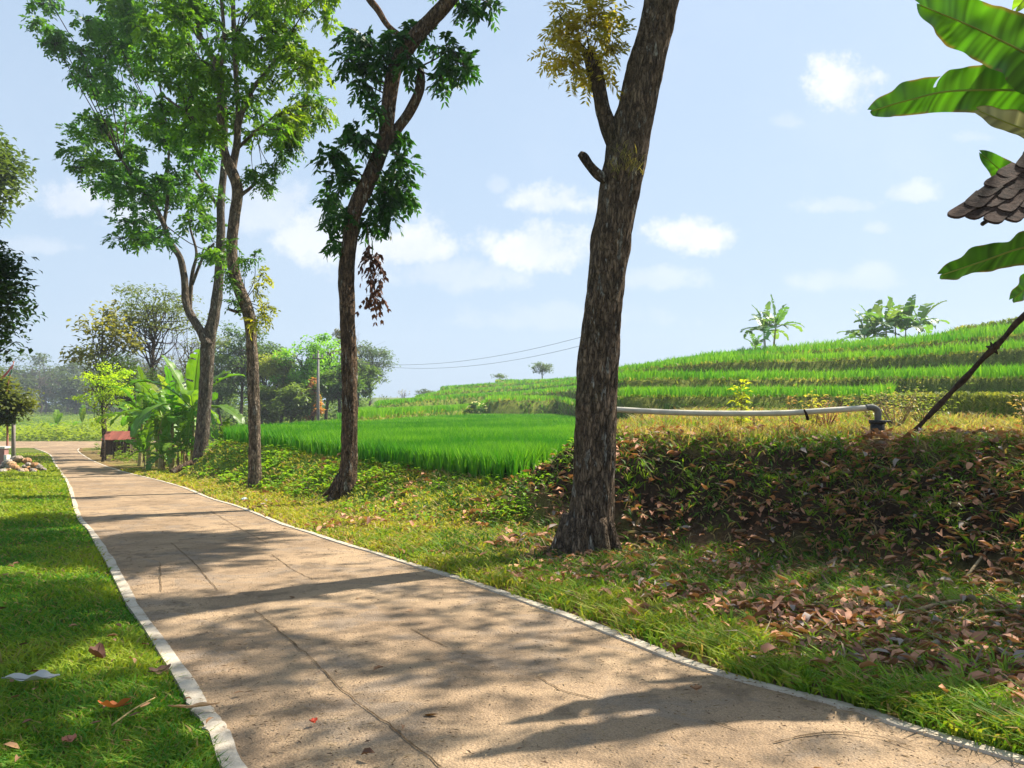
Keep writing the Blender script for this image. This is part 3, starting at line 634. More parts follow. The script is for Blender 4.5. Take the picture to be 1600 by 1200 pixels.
limbs = [((1062, -110), (2.2, 9.2, 8.3)), ((1062, -110), (0.6, 10.8, 9.3)), ((1100, -240), (4.6, 8.6, 9.6)), ((1100, -240), (3.0, 11.5, 10.2)), ((1120, -380), (2.8, 8.3, 10.8)), ((1100, -240), (5.6, 10.5, 10.0)), ((1120, -380), (3.6, 9.7, 11.6)), ((1100,-240), (5.2, 6.9, 9.0)), ((1062,-110), (3.6, 7.0, 8.2)), ((1100,-240), (1.2, 12.9, 10.4)), ((1100,-240), (3.4, 13.2, 10.3)), ((1120,-380), (4.8, 12.2, 10.9)), ((1062,-110), (-.3, 11.8, 9.9)), ((1062,-110), (-.6, 9.6, 8.6))]  # unseen limbs above the view, spread wide to dapple the road with shade
crown = MB(); tw = MB()
for (pu_, e) in limbs:
    a = P(pu_[0], pu_[1], y1); e = np.array(e)
    tube(tm, [a, a*.5+e*.5+(0, 0, .3), e], [.11, .075, .03], 8, bc, .1, sub=5)
    for k in range(4):
        C = e+rng.normal(0, .55, 3)*np.array([1, 1, .5]); crown_cluster(crown, tm, C, (.55, .55, .35), 26, .13, .026, .34, 6, GRN1, GRN2, e, twr=.01)
# shoot on the cut branch
for (u, v, ru, rv, n) in ((880, 60, 40, 42, 34), (925, 40, 42, 40, 36), (955, 75, 24, 38, 20), (895, 100, 40, 34, 26), (940, 20, 34, 20, 20), (935, 112, 30, 26, 12), (875, 25, 28, 24, 14)):
    crown_cluster(crown, tm, P(u, v, y1-.1), (ru/FPX*y1, .3, rv/FPX*y1), int(n*1.15), .11, .019, .3, 7, (.16, .19, .02), (.52, .40, .05), P(921, 82, y1-.05), twr=.005, droop=.14)
# small epiphytes on trunk
for (u, v) in ((985, 250), (990, 265), (975, 245), (962, 262)):
    C = P(u, v, y1-.33); n = 40; O = C+rng.normal(0, .06, (n, 3)); blades(crown, O, .05+.05*rng.random(n), np.full(n, .008), rng.uniform(.5, 1.5, n), mixc((.12, .14, .03), (.42, .33, .14), rng.random(n)))
tm.build('trunk', M_bark, T1, at=base); crown.build('crown', M_leaf, T1, at=base)

def rebase(o): return o
# tree 2
y2 = 17.1; bx = P(540, 785, y2)[0]; base2 = (bx, y2, gz(bx, y2))
T2 = thing('roadside_tree', base2, 'crooked dark trunk bending right with dark leaf clumps and hanging dead brown leaves', 'tree', 'trees lining the road')
tm = MB(); crown = MB(); bc = (.18, .125, .085); g2 = HV+FPX*(EYE-base2[2])/y2
stem(tm, [(534, g2+12, 52), (536, g2-2, 44), (543, g2-30, 34), (546, 700, 28.5), (546, 600, 27), (543, 500, 27), (541, 430, 28), (545, 390, 26), (552, 335, 27), (572, 290, 28), (594, 240, 26), (604, 200, 25), (609, 150, 25), (619, 105, 26), (645, 62, 29), (680, 25, 26), (706, -5, 25), (750, -70, 22), (790, -150, 17)], y2, bc, 40, .14, 10, furrow=.012)
for (a0, l_) in ((200, .5), (240, .4), (300, .3), (160, .3)):
    a_ = R(a0); s_ = np.array(base2)+np.array([math.cos(a_)*.1, math.sin(a_)*.1, .3]); e_ = np.array(base2)+np.array([math.cos(a_)*(.25+l_*.5), math.sin(a_)*(.2+l_*.5), -.04])
    tube(tm, [s_+(0, 0, .1), s_*.5+e_*.5, e_], [.11, .07, .025], 8, bc, .2, sub=4)
stem(tm, [(604, 228, 22), (622, 200, 19), (642, 172, 18), (655, 142, 17), (657, 112, 14), (652, 98, 9)], y2+.15, bc, 14, .2, 6)
stem(tm, [(560, -40, 14), (575, -5, 13), (590, 15, 12), (608, 42, 10), (640, 66, 12)], y2+.5, (.3, .17, .1), 10, .15, 5)
K2 = [(560, 62, 34, 26, 30, 600, 90), (590, 95, 36, 34, 36, 609, 140), (545, 92, 26, 22, 20, 609, 130), (572, 135, 26, 30, 22, 609, 150), (620, 60, 34, 24, 26, 632, 80), (700, 78, 34, 30, 26, 655, 105), (722, 100, 24, 24, 16, 700, 78), (690, 118, 26, 24, 18, 655, 110), (655, 50, 30, 22, 18, 645, 62), (735, 14, 24, 16, 20, 720, -10), (765, 5, 14, 12, 8, 740, 0), (640, 95, 20, 20, 12, 640, 90),
      (560, 215, 34, 22, 30, 594, 240), (520, 245, 28, 26, 22, 575, 280), (545, 280, 38, 28, 34, 575, 290), (515, 310, 24, 22, 18, 560, 320), (532, 340, 32, 22, 28, 552, 335), (610, 285, 34, 30, 34, 590, 260), (632, 255, 22, 24, 16, 604, 230), (600, 325, 36, 26, 32, 560, 330), (635, 300, 22, 26, 16, 600, 300), (625, 215, 18, 18, 10, 612, 215), (520, 375, 10, 14, 6, 545, 380), (575, 350, 24, 18, 14, 555, 350), (585, 170, 20, 14, 8, 609, 160)]
for (u, v, ru, rv, n, au, av) in K2:
    crown_cluster(crown, tm, P(u, v, y2+rng.uniform(-.3, .5)), (ru/FPX*y2*.85, .35, rv/FPX*y2*.85), int(n*1.2), .2, .05, .3, 5, (.012, .06, .01), (.05, .15, .02), P(au, av, y2), droop=.55, twr=.012)
for k in range(34):
    C = np.array([rng.uniform(-4.2, .6), y2+rng.uniform(-2.2, 2.2), 11.9+rng.uniform(0, 2.2)]); crown_cluster(crown, tm, C, (.8, .8, .5), 30, .17, .042, .34, 5, GRN1, GRN2, P(760, -90, y2), twr=.014)
for k in range(48):  # unseen clusters above the view, added so the crown shades the road
    C = np.array([rng.uniform(.2, 5.0), y2+rng.uniform(-2.2, .6), 11.9+rng.uniform(0, 1.2)]); crown_cluster(crown, tm, C, (.75, .75, .4), 34, .19, .05, .34, 5, GRN1, GRN2, P(790, -150, y2), twr=.014, pa=.5)
tm.build('trunk', M_bark, T2, at=base2); crown.build('crown', M_leaf, T2, at=base2)
dm = MB()
for (u, v, ru, rv, n) in ((580, 405, 16, 22, 14), (590, 430, 14, 16, 10), (585, 462, 18, 14, 12), (575, 385, 8, 12, 5)):
    crown_cluster(dm, dm, P(u, v, y2), (ru/FPX*y2, .15, rv/FPX*y2), n, .16, .045, .22, 4, (.05, .02, .012), (.15, .06, .03), None, droop=1.2, twr=.006)
tube(dm, [P(574, 352, y2), P(578, 400, y2), P(584, 450, y2)], [.012, .01, .005], 5, (.1, .07, .05), sub=4)
dl = dm.build('dead_leaves', M_litter, T2, at=base2); dl['label'] = 'hanging bunch of dead brown leaves'

# tree 3
y3 = 21.7; bx = P(398, 765, y3)[0]; base3 = (bx, y3, gz(bx, y3))
T3 = thing('roadside_tree', base3, 'slender pale trunk with a wide green crown and yellow green shoots on its kink', 'tree', 'trees lining the road')
tm = MB(); crown = MB(); bc = (.30, .24, .185); g3 = HV+FPX*(EYE-base3[2])/y3
stem(tm, [(398, g3+6, 27), (398, g3-4, 24), (398, 700, 21), (396, 600, 20.5), (392, 520, 19), (388, 490, 21), (378, 462, 22), (367, 432, 21), (362, 390, 19), (366, 340, 19), (371, 297, 19), (360, 262, 19), (350, 235, 15), (345, 196, 13), (343, 119, 12), (326, 80, 10), (311, 50, 9), (309, 0, 8), (300, -80, 6)], y3, bc, 24, .12, 8, furrow=.006)
stem(tm, [(362, 268, 15), (370, 225, 13), (373, 189, 12), (393, 142, 9), (420, 108, 7), (445, 70, 5)], y3+.2, bc, 10, .1, 6)
stem(tm, [(373, 189, 9), (368, 105, 9), (364, 0, 8), (366, -60, 6)], y3+.2, bc, 10, .1, 6)
stem(tm, [(343, 119, 8), (350, 60, 7), (345, -10, 6)], y3+.1, bc, 8, .1, 5)
stem(tm, [(371, 232, 7), (400, 205, 5), (440, 175, 4), (480, 165, 3)], y3, bc, 8, .1, 5)
stem(tm, [(376, 305, 8), (392, 293, 6), (398, 283, 5), (399, 277, 3)], y3, bc, 8, .1, 5)
stem(tm, [(349, 232, 8), (325, 205, 6), (290, 175, 5), (255, 150, 3)], y3, bc, 8, .1, 5)
stem(tm, [(326, 80, 7), (290, 30, 5), (270, 0, 4)], y3+.3, bc, 8, .1, 5)
stem(tm, [(388, 482, 8), (372, 487, 6), (357, 483, 5)], y3-.2, bc, 8, .1, 4)
K3 = []
for k in range(108):
    u = rng.uniform(215, 535); v = rng.uniform(-60, 215)
    # crown outline: wide at the top, narrowing towards the fork
    lim_r = np.interp(v, [-60, 60, 110, 180, 235], [530, 520, 505, 500, 430]); lim_l = np.interp(v, [-60, 0, 100, 215], [230, 225, 225, 250])
    if lim_l < u < lim_r and not (385 < u < 460 and 130 < v < 150): K3.append((u, v))
for (u, v) in K3:
    yy = y3+rng.uniform(-2.2, 2.4); r_ = rng.uniform(15, 27)
    yel = max(0, (u-380)/150)*rng.random()+.25*rng.random()
    c1 = np.array(GRN1)*(1-yel)+np.array((.06, .12, .012))*yel; c2 = np.array(GRN2)*(1-yel)+np.array((.34, .44, .025))*yel
    anc = min(((350, 235), (345, 160), (343, 119), (372, 189), (393, 142), (368, 60), (309, 0), (440, 175), (440, 80), (290, 175)), key=lambda q: (q[0]-u)**2+(q[1]-v)**2)
    crown_cluster(crown, tm, P(u, v, yy), (r_/FPX*y3*1.25, .5, r_/FPX*y3*.8), 26, .17, .048, .3, 5, c1, c2, P(anc[0], anc[1], y3), twr=.012, thin=.22, pa=.35)
for (u, v, r_) in ((425, 265, 14), (445, 215, 18), (470, 195, 20), (440, 240, 14), (412, 285, 14), (480, 150, 20), (395, 270, 10), (460, 225, 14)):
    crown_cluster(crown, tm, P(u, v, y3), (r_/FPX*y3*1.2, .4, r_/FPX*y3), 34, .14, .03, .3, 5, GRN1, (.12, .24, .025), P(400, 205, y3), twr=.008)
for (u, v, r_, a) in ((398, 400, 14, 0), (408, 430, 16, 1), (402, 455, 18, 1), (412, 490, 16, 1), (398, 500, 14, 1), (378, 405, 12, 0), (366, 470, 8, 0), (362, 442, 9, 0), (350, 425, 10, 0), (420, 480, 9, 1), (360, 380, 10, 0)):
    crown_cluster(crown, tm, P(u, v, y3-.3), (r_/FPX*y3, .3, r_/FPX*y3), 12, .14, .03, .3, 5, (.03, .09, .012) if not a else (.16, .22, .02), GRN2 if not a else (.5, .46, .04), P(382, 470, y3), twr=.008, droop=.5)
tm.build('trunk', M_bark, T3, at=base3); crown.build('crown', M_leaf, T3, at=base3)

# tree 4
y4 = 32.0; bx = P(311, 738, y4)[0]; base4 = (bx, y4, gz(bx, y4))
T4 = thing('roadside_tree', base4, 'forked grey trunk beside the banana clump with a dense dark green crown spreading left', 'tree', 'trees lining the road')
tm = MB(); crown = MB(); bc = (.24, .20, .16); g4 = HV+FPX*(EYE-base4[2])/y4
stem(tm, [(310, g4+5, 32), (311, g4-3, 28), (315, 690, 24), (319, 640, 23), (323, 580, 23), (325, 535, 25), (332, 505, 20), (338, 470, 18), (343, 420, 16), (345, 370, 15), (345, 320, 13), (350, 260, 11), (352, 200, 9), (350, 120, 7)], y4, bc, 20, .14, 7, furrow=.008)
stem(tm, [(325, 540, 18), (312, 515, 15), (298, 492, 14), (290, 470, 13), (288, 435, 12), (281, 402, 11), (264, 376, 11), (256, 350, 9), (240, 320, 8), (215, 285, 6), (190, 250, 4)], y4-.2, bc, 14, .14, 6)
stem(tm, [(296, 490, 9), (298, 452, 8), (301, 425, 7), (307, 395, 5), (298, 360, 4), (292, 330, 3)], y4+.2, bc, 8, .1, 5)
stem(tm, [(300, 445, 6), (318, 400, 5), (335, 380, 4)], y4+.1, bc, 8, .1, 4)
stem(tm, [(256, 350, 7), (262, 310, 6), (262, 270, 5), (265, 230, 4)], y4-.1, bc, 8, .1, 4)
stem(tm, [(345, 330, 7), (320, 290, 5), (300, 260, 4)], y4, bc, 8, .1, 4)
K4 = [(u, v) for u, v in [(210, 360), (235, 365), (195, 345), (225, 340), (250, 372), (215, 375), (200, 320), (190, 372), (245, 300), (268, 270), (290, 300), (310, 320), (325, 300), (300, 345), (328, 345), (335, 395), (345, 400), (340, 380)]]
for k in range(140):
    v = rng.uniform(-60, 330); lim_l = np.interp(v, [-60, 0, 40, 90, 150, 230, 270, 330], [70, 55, 55, 95, 100, 105, 130, 190]); lim_r = np.interp(v, [-60, 150, 240, 270, 330], [330, 335, 340, 330, 265])
    u = rng.uniform(lim_l, lim_r)
    if vnoise(u/38, v/30, 5) > -.28: K4.append((u, v))
for (u, v) in K4:
    yy = y4+rng.uniform(-3, 3.2); r_ = rng.uniform(13, 22); yel = .35*rng.random()*(vnoise(u/50, v/50, 8) > 0)
    c1 = np.array((.025, .10, .014)); c2 = np.array((.11, .28, .03))*(1-yel)+np.array((.28, .40, .025))*yel
    anc = min(((215, 285), (256, 350), (262, 270), (265, 230), (300, 260), (350, 200), (190, 250)), key=lambda q: (q[0]-u)**2+(q[1]-v)**2)
    crown_cluster(crown, tm, P(u, v, yy), (r_/FPX*y4*1.3, .7, r_/FPX*y4*.75), 32, .23, .066, .4, 4, c1, c2, P(anc[0], anc[1], y4), twr=.016, thin=.2, pa=.3)
tm.build('trunk', M_bark, T4, at=base4); crown.build('crown', M_leaf, T4, at=base4)

# generic leafy tree: limbs fan out of a trunk and each ends in leaf clumps
def leaf_tree(name, x, y, h, cr, label, cat='tree', group=None, c1=GRN1, c2=GRN2, trunk=.35, n=24, per=60, leaf=.22, crown_h=.55, tc=(.14, .11, .08), squash=.8, bare=0.0, seed=0, z=None, tr=None, lean=0.0):
    r_ = np.random.default_rng(int(abs(x*13+y*7))+seed); z = gz(x, y) if z is None else z; b = np.array((x, y, z)); t = thing(name, tuple(b), label, cat, group)
    tm = MB(); cm = MB(); tr = tr or h*.02; f = np.array([lean*h*.5, 0, h*trunk]); mid = f*.5+r_.normal(0, .02, 3)*h
    topp = np.array([lean*h, 0, h*.8])
    tube(tm, [(0, 0, -.15), mid, f, f*.4+topp*.6, topp], [tr*1.3, tr, tr*.85, tr*.5, tr*.15], 10, tc, .15, sub=4)
    ch = h*crown_h; cc = np.array([lean*h*.8, 0, h-ch/2]); R3 = np.array([cr, cr, ch/2])
    for k in range(n):
        v = r_.normal(0, 1, 3); v /= np.linalg.norm(v); v *= r_.random()**.4; C = cc+v*R3*.86
        st = f+(topp-f)*r_.uniform(0, .8); tube(tm, [st, st*.6+C*.4+r_.normal(0, .035, 3)*h, st*.25+C*.75+(0, 0, .02*h)+r_.normal(0, .025, 3)*h, C], [tr*.35, tr*.24, tr*.15, tr*.06], 5, tc, sub=3, cap=False)
        if r_.random() < bare: 
            for q in range(6): tube(tm, [C, C+r_.normal(0, .3, 3)*R3*.3, C+r_.normal(0, .5, 3)*R3*.4], [tr*.1, tr*.06, tr*.03], 4, tc, cap=False)
            continue
        m = int(per*r_.uniform(.6, 1.4)); rad = cr*r_.uniform(.22, .38)
        O = C+inball(m, .5)*np.array([rad*1.2, rad*1.2, rad*squash]); az = rng.uniform(0, 6.28, m); D = norm(np.stack([np.cos(az), np.sin(az), rng.uniform(-.9, .5, m)], -1))
        L = leaf*rng.uniform(.6, 1.3, m); fct = r_.uniform(0, .6)+.4*rng.random(m); leaf_cards(cm, O, L, L*.55, D, mixc(c1, c2, fct), curl=.15)
    tm.build('trunk', M_bark, t)
    if cm.n: cm.build('crown', M_leaf, t)
    return t

leaf_tree('roadside_tree', 11.4, 13.4, 12.6, 5.3, 'tall tree just beyond the right edge of the picture whose crown shades the bank', c1=GRN1, c2=GRN2, n=40, per=75, leaf=.2, crown_h=.25, trunk=.7, tr=.22)
# trees along the left edge of the picture
x_, yy_ = -13.6, 18.0
leaf_tree('leafy_tree', -14.9, 19.0, 7.0, 2.6, 'dark dense tree at the left edge of the picture, leaning over the lawn', c1=(.010, .035, .007), c2=(.035, .08, .012), n=160, per=230, leaf=.2, crown_h=.62, trunk=.3, tr=.16)
leaf_tree('leafy_tree', -34.4, 44, 21, 5.2, 'tall olive green tree at the upper left edge, its crown high above', c1=(.035, .07, .015), c2=(.11, .16, .04), n=150, per=300, leaf=.42, crown_h=.38, trunk=.5, tr=.3)
leaf_tree('leafy_tree', -24.6, 36.0, 4.7, 1.9, 'low olive brown leafed tree at left edge behind the flag banner', c1=(.05, .08, .02), c2=(.17, .19, .045), n=70, per=110, leaf=.26, crown_h=.6, trunk=.35, tr=.12)
# trees right of the junction
leaf_tree('teak_tree', P(160, 0, 55)[0], 55, 12.6, 3.0, 'thin tree with sparse clumps of big olive and brown leaves behind the bright sapling', c1=(.07, .11, .02), c2=(.30, .28, .07), n=26, per=60, leaf=.42, crown_h=.72, trunk=.3, tr=.13, squash=.9)
leaf_tree('airy_tree', P(228, 0, 58)[0], 58, 14.0, 3.9, 'airy flat topped tree with fine pale leaves and dark curved branches', c1=(.05, .09, .03), c2=(.17, .20, .06), n=40, per=75, leaf=.27, crown_h=.42, trunk=.42, tr=.16, squash=.45, lean=.06)
leaf_tree('bright_sapling', P(160, 0, 47)[0], 47, 7.0, 2.0, 'bright lime green young tree beside the junction', c1=(.22, .40, .02), c2=(.45, .6, .03), n=34, per=60, leaf=.2, crown_h=.75, trunk=.3, tr=.07, squash=.4)
leaf_tree('leafy_tree', P(205, 0, 52)[0], 52, 7.6, 2.3, 'dark leafy tree between the small hut and the banana clump', c1=(.02, .05, .015), c2=(.07, .12, .03), n=30, per=80, leaf=.25, crown_h=.6, tr=.13)
leaf_tree('leafy_tree', P(300, 0, 66)[0], 66, 12.2, 3.2, 'pale half bare tree showing behind the forked trunk', c1=(.07, .11, .05), c2=(.2, .24, .1), n=30, per=50, leaf=.26, crown_h=.5, tr=.14, bare=.45, tc=(.22, .17, .16))
leaf_tree('leafy_tree', P(262, 0, 70)[0], 70, 10.5, 3.2, 'bare pinkish twigged tree behind the banana clump', c1=(.1, .1, .06), c2=(.2, .2, .1), n=26, per=14, leaf=.22, crown_h=.55, tr=.12, bare=.7, tc=(.24, .17, .16))
# wood across the lower land, tree by tree
wood = [(378, 92, 15.5, 5.0, (.035, .08, .03), (.09, .15, .05), 'tall rounded blue green tree, tallest in the wood behind the two middle trunks', 0),
        (340, 100, 12.5, 5.0, (.03, .07, .03), (.08, .13, .05), 'dark tree at the left end of the wood beside the forked trunk', 0),
        (412, 98, 14.0, 4.6, (.03, .07, .03), (.08, .14, .04), 'dark green tree just right of the slender trunk, in the wood', 0),
        (440, 88, 11.6, 4.0, (.13, .18, .03), (.28, .32, .06), 'yellowish loose tree in the middle of the wood', .1),
        (472, 86, 12.6, 4.4, (.08, .2, .02), (.2, .42, .04), 'vivid green tree left of the utility pole', 0),
        (512, 90, 12.3, 4.0, (.08, .2, .02), (.2, .42, .04), 'vivid green tree right of the utility pole', 0),
        (545, 104, 13.0, 4.6, (.12, .12, .07), (.22, .2, .12), 'greyish half bare tree hidden partly by the crooked trunk', .5),
        (578, 125, 11.8, 5.6, (.04, .08, .045), (.10, .15, .08), 'blue green tree at the right end of the wood', 0),
        (455, 80, 6.8, 3.0, (.06, .12, .03), (.14, .2, .05), 'low bush tree under the vivid green tree left of the pole', 0),
        (530, 82, 6.2, 3.2, (.05, .12, .03), (.12, .2, .05), 'low rounded bush tree behind the paddy edge by the crooked trunk', 0),
        (488, 84, 7.6, 1.6, (.30, .14, .05), (.42, .22, .08), 'small orange leafed tree beside the utility pole', 0),
        (420, 84, 6.2, 2.6, (.06, .11, .03), (.14, .19, .05), 'low green bush tree right of the slender trunk', 0),
        (560, 100, 7.2, 3.4, (.06, .12, .04), (.13, .2, .06), 'low green tree showing right of the crooked trunk', 0)]
for (u, yy, h, cr, c1, c2, lab, bare) in wood:
    leaf_tree('wood_tree', P(u, 0, yy)[0], yy, h*.96, cr*.78, lab, 'tree', 'trees of the wood beyond the paddy', c1=c1, c2=tuple(np.array(c2)*1.25), n=36, per=110, leaf=.45, crown_h=.74, trunk=.32, tr=.2, bare=bare)
far = [(-30, 250, 21, 10), (25, 262, 22, 10), (70, 255, 20, 9), (62, 235, 17, 7), (105, 250, 17, 9), (135, 262, 20, 9), (165, 245, 17, 9), (200, 255, 20, 10), (245, 240, 19, 10), (290, 240, 18, 10), (335, 230, 17, 9), (-90, 250, 22, 11), (15, 230, 15, 8), (120, 228, 12, 6)]
for i, (u, yy, h, cr) in enumerate(far):
    lab = 'hazy blue green tree in the distant tree line beyond the crossing road' if i not in (3,) else 'bare pale branched tree standing before the distant tree line'
    leaf_tree('distant_tree', P(u, 0, yy)[0], yy, h, cr, lab, 'tree', 'distant tree line', c1=(.04, .075, .04), c2=(.10, .14, .06), n=26, per=46, leaf=1.3, crown_h=.85, trunk=.25, tr=.35, bare=0 if i != 3 else .95, tc=(.2, .17, .15))
# trees on the terraces
def on(u, y): x = P(u, 0, y)[0]; return x, y
leaf_tree('hill_tree', *on(847, 156), 4.6, 2.6, 'small round tree standing on the terrace skyline left of the thick trunk', c1=(.05, .10, .04), c2=(.12, .18, .07), n=18, per=60, leaf=.42, crown_h=.7, tr=.12)
leaf_tree('hill_bush', *on(780, 156), 2.0, 1.9, 'low bush on the terrace skyline where it steps down', 'bush', c1=(.06, .11, .05), c2=(.12, .17, .08), n=12, per=30, leaf=.35, crown_h=.8, tr=.05)
leaf_tree('hill_tree', *on(632, 190), 5.6, 2.6, 'thin bare looking tree on the far left end of the terraces', c1=(.16, .15, .12), c2=(.22, .2, .16), n=14, per=12, leaf=.4, crown_h=.6, tr=.12, bare=.6, tc=(.25, .2, .17), z=0.2)
leaf_tree('hill_tree', *on(665, 185), 3.4, 2.9, 'small umbrella shaped tree on the low end of the terrace skyline', c1=(.06, .10, .06), c2=(.12, .17, .09), n=14, per=40, leaf=.45, crown_h=.5, tr=.1, squash=.4, z=2.0)
leaf_tree('hill_tree', *on(600, 210), 5.0, 4.5, 'far low hazy bush right of the wood', 'bush', c1=(.08, .12, .09), c2=(.14, .18, .12), n=14, per=40, leaf=.6, crown_h=.9, tr=.1, z=-1.0)
# white flowering bush in front of the terraces
t = leaf_tree('flowering_bush', *on(745, 70), 1.7, 1.0, 'round dark bush dotted with white flowers below the terraces', 'bush', c1=(.03, .09, .03), c2=(.07, .16, .04), n=16, per=70, leaf=.16, crown_h=.95, trunk=.15, tr=.04)
for v in norm(rng.normal(0, 1, (46, 3))):
    fm = MB(); O = np.array([[0, 0, .9]])+v*np.array([.95, .95, .8]); az_ = rng.uniform(0, 6.28, 5)
    leaf_cards(fm, np.repeat(O, 5, 0), np.full(5, .12), np.full(5, .08), v*.6+np.stack([np.cos(az_), np.sin(az_), np.zeros(5)], -1), np.tile((.8, .8, .76), (5, 1)), 0); fm.build('flower', M_leaf, t)

# ------------------------------------------------------------------ banana plants
def banana_leaf(base, d0, L, W, droop, colr, ruff=.06, tears=0, roll=0.0, seed=0, fold=.3, taper=1.0):
    """midrib arcs from base along d0 and bends down; blade both sides with ruffled rims and tears"""
    mb = MB(); r_ = np.random.default_rng(seed); n = 34; m = 5
    d = np.array(d0, float); d /= np.linalg.norm(d); p = np.array(base, float); pts = []; ds = []
    for i in range(n+1):
        pts.append(p.copy()); ds.append(d.copy()); p = p+d*L/n; d = d+np.array([0, 0, -droop/n*1.6*(i/n+.25)]); d /= np.linalg.norm(d)
    pts = np.array(pts); ds = np.array(ds); up = np.array([0, 0, 1.]); S0 = np.cross(ds[0], up); S0 = S0/max(np.linalg.norm(S0), 1e-6)
    S0 = S0*math.cos(roll)+np.cross(ds[0], S0)*math.sin(roll)
    rows = {}
    st = .14; tz = np.clip((np.linspace(0, 1, n+1)-st)/(1-st), 0, 1)
    wp = W/2*np.power(np.clip(np.sin(np.pi*np.clip(tz*.93+.04, 0, 1)), 0, 1), .55)*(tz > 0); wp[-1] = W*.04
    tr = [set(r_.choice(np.arange(6, n-2), tears, replace=False)) if tears else set() for _ in range(2)]
    for si, sg in enumerate((-1, 1)):
        V = []
        for i in range(n+1):
            S = S0-ds[i]*np.dot(S0, ds[i]); S /= max(np.linalg.norm(S), 1e-6); N = np.cross(S, ds[i])
            if N[2] < 0 and abs(roll) < .1: N = -N
            ph_ = i*.9+si*2
            for k in range(m+1):
                q = k/m; off_ = sg*S*wp[i]*q+N*(fold*wp[i]*q-.55*fold*wp[i]*q*q)+N*ruff*math.sin(ph_)*q*q+N*.02*q*r_.normal()+ds[i]*W*.10*q
                V.append(pts[i]+off_)
        V = np.array(V); q = []; 
        for i in range(n):
            if wp[i] <= 0 and wp[i+1] <= 0: continue
            for k in range(m):
                a = i*(m+1)+k; b = a+1; c = b+m+1; dd = a+m+1
                if i in tr[si] and k >= 1: continue
                q.append((a, b, c, dd) if sg > 0 else (a, dd, c, b))
        mb.add(V, q, None, colr)
    rc = np.array(colr)*.6+np.array((.22, .26, .08)); tube(mb, pts-np.array([0, 0, .012]), np.linspace(.028, .005, n+1)*L/2.2, 7, rc)
    return mb
def banana_plant(x, y, h, n, label, group, leafL=2.2, leafW=.55, c=(.09, .2, .03), z=None, lean=(0, 0), seed=0, small=False, tears=3, name='banana_plant'):
    r_ = np.random.default_rng(seed+int(abs(x*31+y*17))); z = gz(x, y) if z is None else z; t = thing(name, (x, y, z), label, 'banana plant', group)
    sm = MB(); tp = np.array([lean[0]*h, lean[1]*h, h]); r0 = .11*max(.4, h/3)
    tube(sm, [(0, 0, -.1), tp*.3+(.02, 0, 0), tp*.7, tp], [r0*1.25, r0, r0*.75, r0*.4], 12, (.34, .29, .15), .15, sub=5)
    for k in range(3):   # loose dry sheaths
        a = r_.uniform(0, 6.28); b = tp*r_.uniform(.3, .8); mbp = [b+(math.cos(a)*r0, math.sin(a)*r0, 0), b+(math.cos(a)*r0*1.6, math.sin(a)*r0*1.6, -h*.12), b+(math.cos(a)*r0*1.5, math.sin(a)*r0*1.5, -h*.28)]
        tube(sm, mbp, [.03, .025, .006], 5, (.24, .16, .08), sub=3)
    sm.build('stem', M_wood, t)
    for k in range(n):
        a = k*2.399+r_.uniform(-.3, .3); el = r_.uniform(.2, 1.1) if k < n-2 else r_.uniform(1.1, 1.5)
        d0 = (math.cos(a)*math.cos(el), math.sin(a)*math.cos(el), math.sin(el))
        cc = np.array(c)*r_.uniform(.75, 1.35)*np.array([r_.uniform(.85, 1.4), 1, r_.uniform(.8, 1.1)])
        banana_leaf(tp-(0, 0, .08*h*r_.random()), d0, leafL*r_.uniform(.75, 1.1), leafW*r_.uniform(.8, 1.1), r_.uniform(.5, 2.0), cc, tears=tears, seed=int(r_.integers(1e6)), ruff=.03, fold=.3).build('leaf', M_banana, t)
    return t
# roadside clump beside the forked trunk
bl = [('tall banana plant with wide leaves right behind the forked trunk', 300, 34.8, 3.3, 10, 2.7, .65), ('banana plant at the road end of the clump with leaves over the hut', 232, 38, 2.9, 8, 2.2, .55),
      ('banana plant second from the hut', 250, 36.5, 3.0, 7, 2.2, .55), ('slim banana plant in the middle of the clump', 268, 36, 3.1, 7, 2.1, .5), ('short banana sucker in front of the clump', 278, 33.8, 1.3, 6, 1.2, .32),
      ('banana plant at the back of the clump with pale upright leaves', 262, 39.5, 3.3, 8, 2.3, .55), ('banana plant standing half behind the forked trunk on its left', 288, 36, 2.3, 7, 2.0, .5), ('small banana sucker right of the forked trunk with one yellow leaf', 342, 34.0, 1.4, 5, 1.3, .33),
      ('banana plant at the left back of the clump', 218, 41, 3.0, 7, 2.2, .5),
      ('low banana sucker beside the small hut', 226, 37.0, .8, 6, 1.5, .42), ('low banana sucker at the foot of the clump, left of the cut log', 256, 34.4, .7, 6, 1.4, .4), ('broad leaved short banana behind the low suckers', 244, 39.0, 1.7, 8, 2.3, .6), ('short banana right behind the cut log', 292, 34.2, 1.0, 6, 1.5, .42)]
for i, (lab, u, yy, h, n, LL, WW) in enumerate(bl):
    banana_plant(P(u, 0, yy)[0], yy, h*.85, n+1, lab, 'bananas beside the road', LL*1.2, WW*1.25, (.09, .24, .025) if i not in (5,) else (.18, .32, .045), seed=i*7, lean=(rng.uniform(-.06, .06), 0))
for i, (u, yy, h, lab) in enumerate(((88, 92, 1.4, 'left young banana in the field past the crossing road'), (128, 90, 1.7, 'right young banana with raised leaf past the crossing road'))):
    banana_plant(P(u, 0, yy)[0], yy, h, 7, lab, 'young bananas past the crossing road', 2.4, .7, (.14, .28, .04), seed=40+i, tears=1)
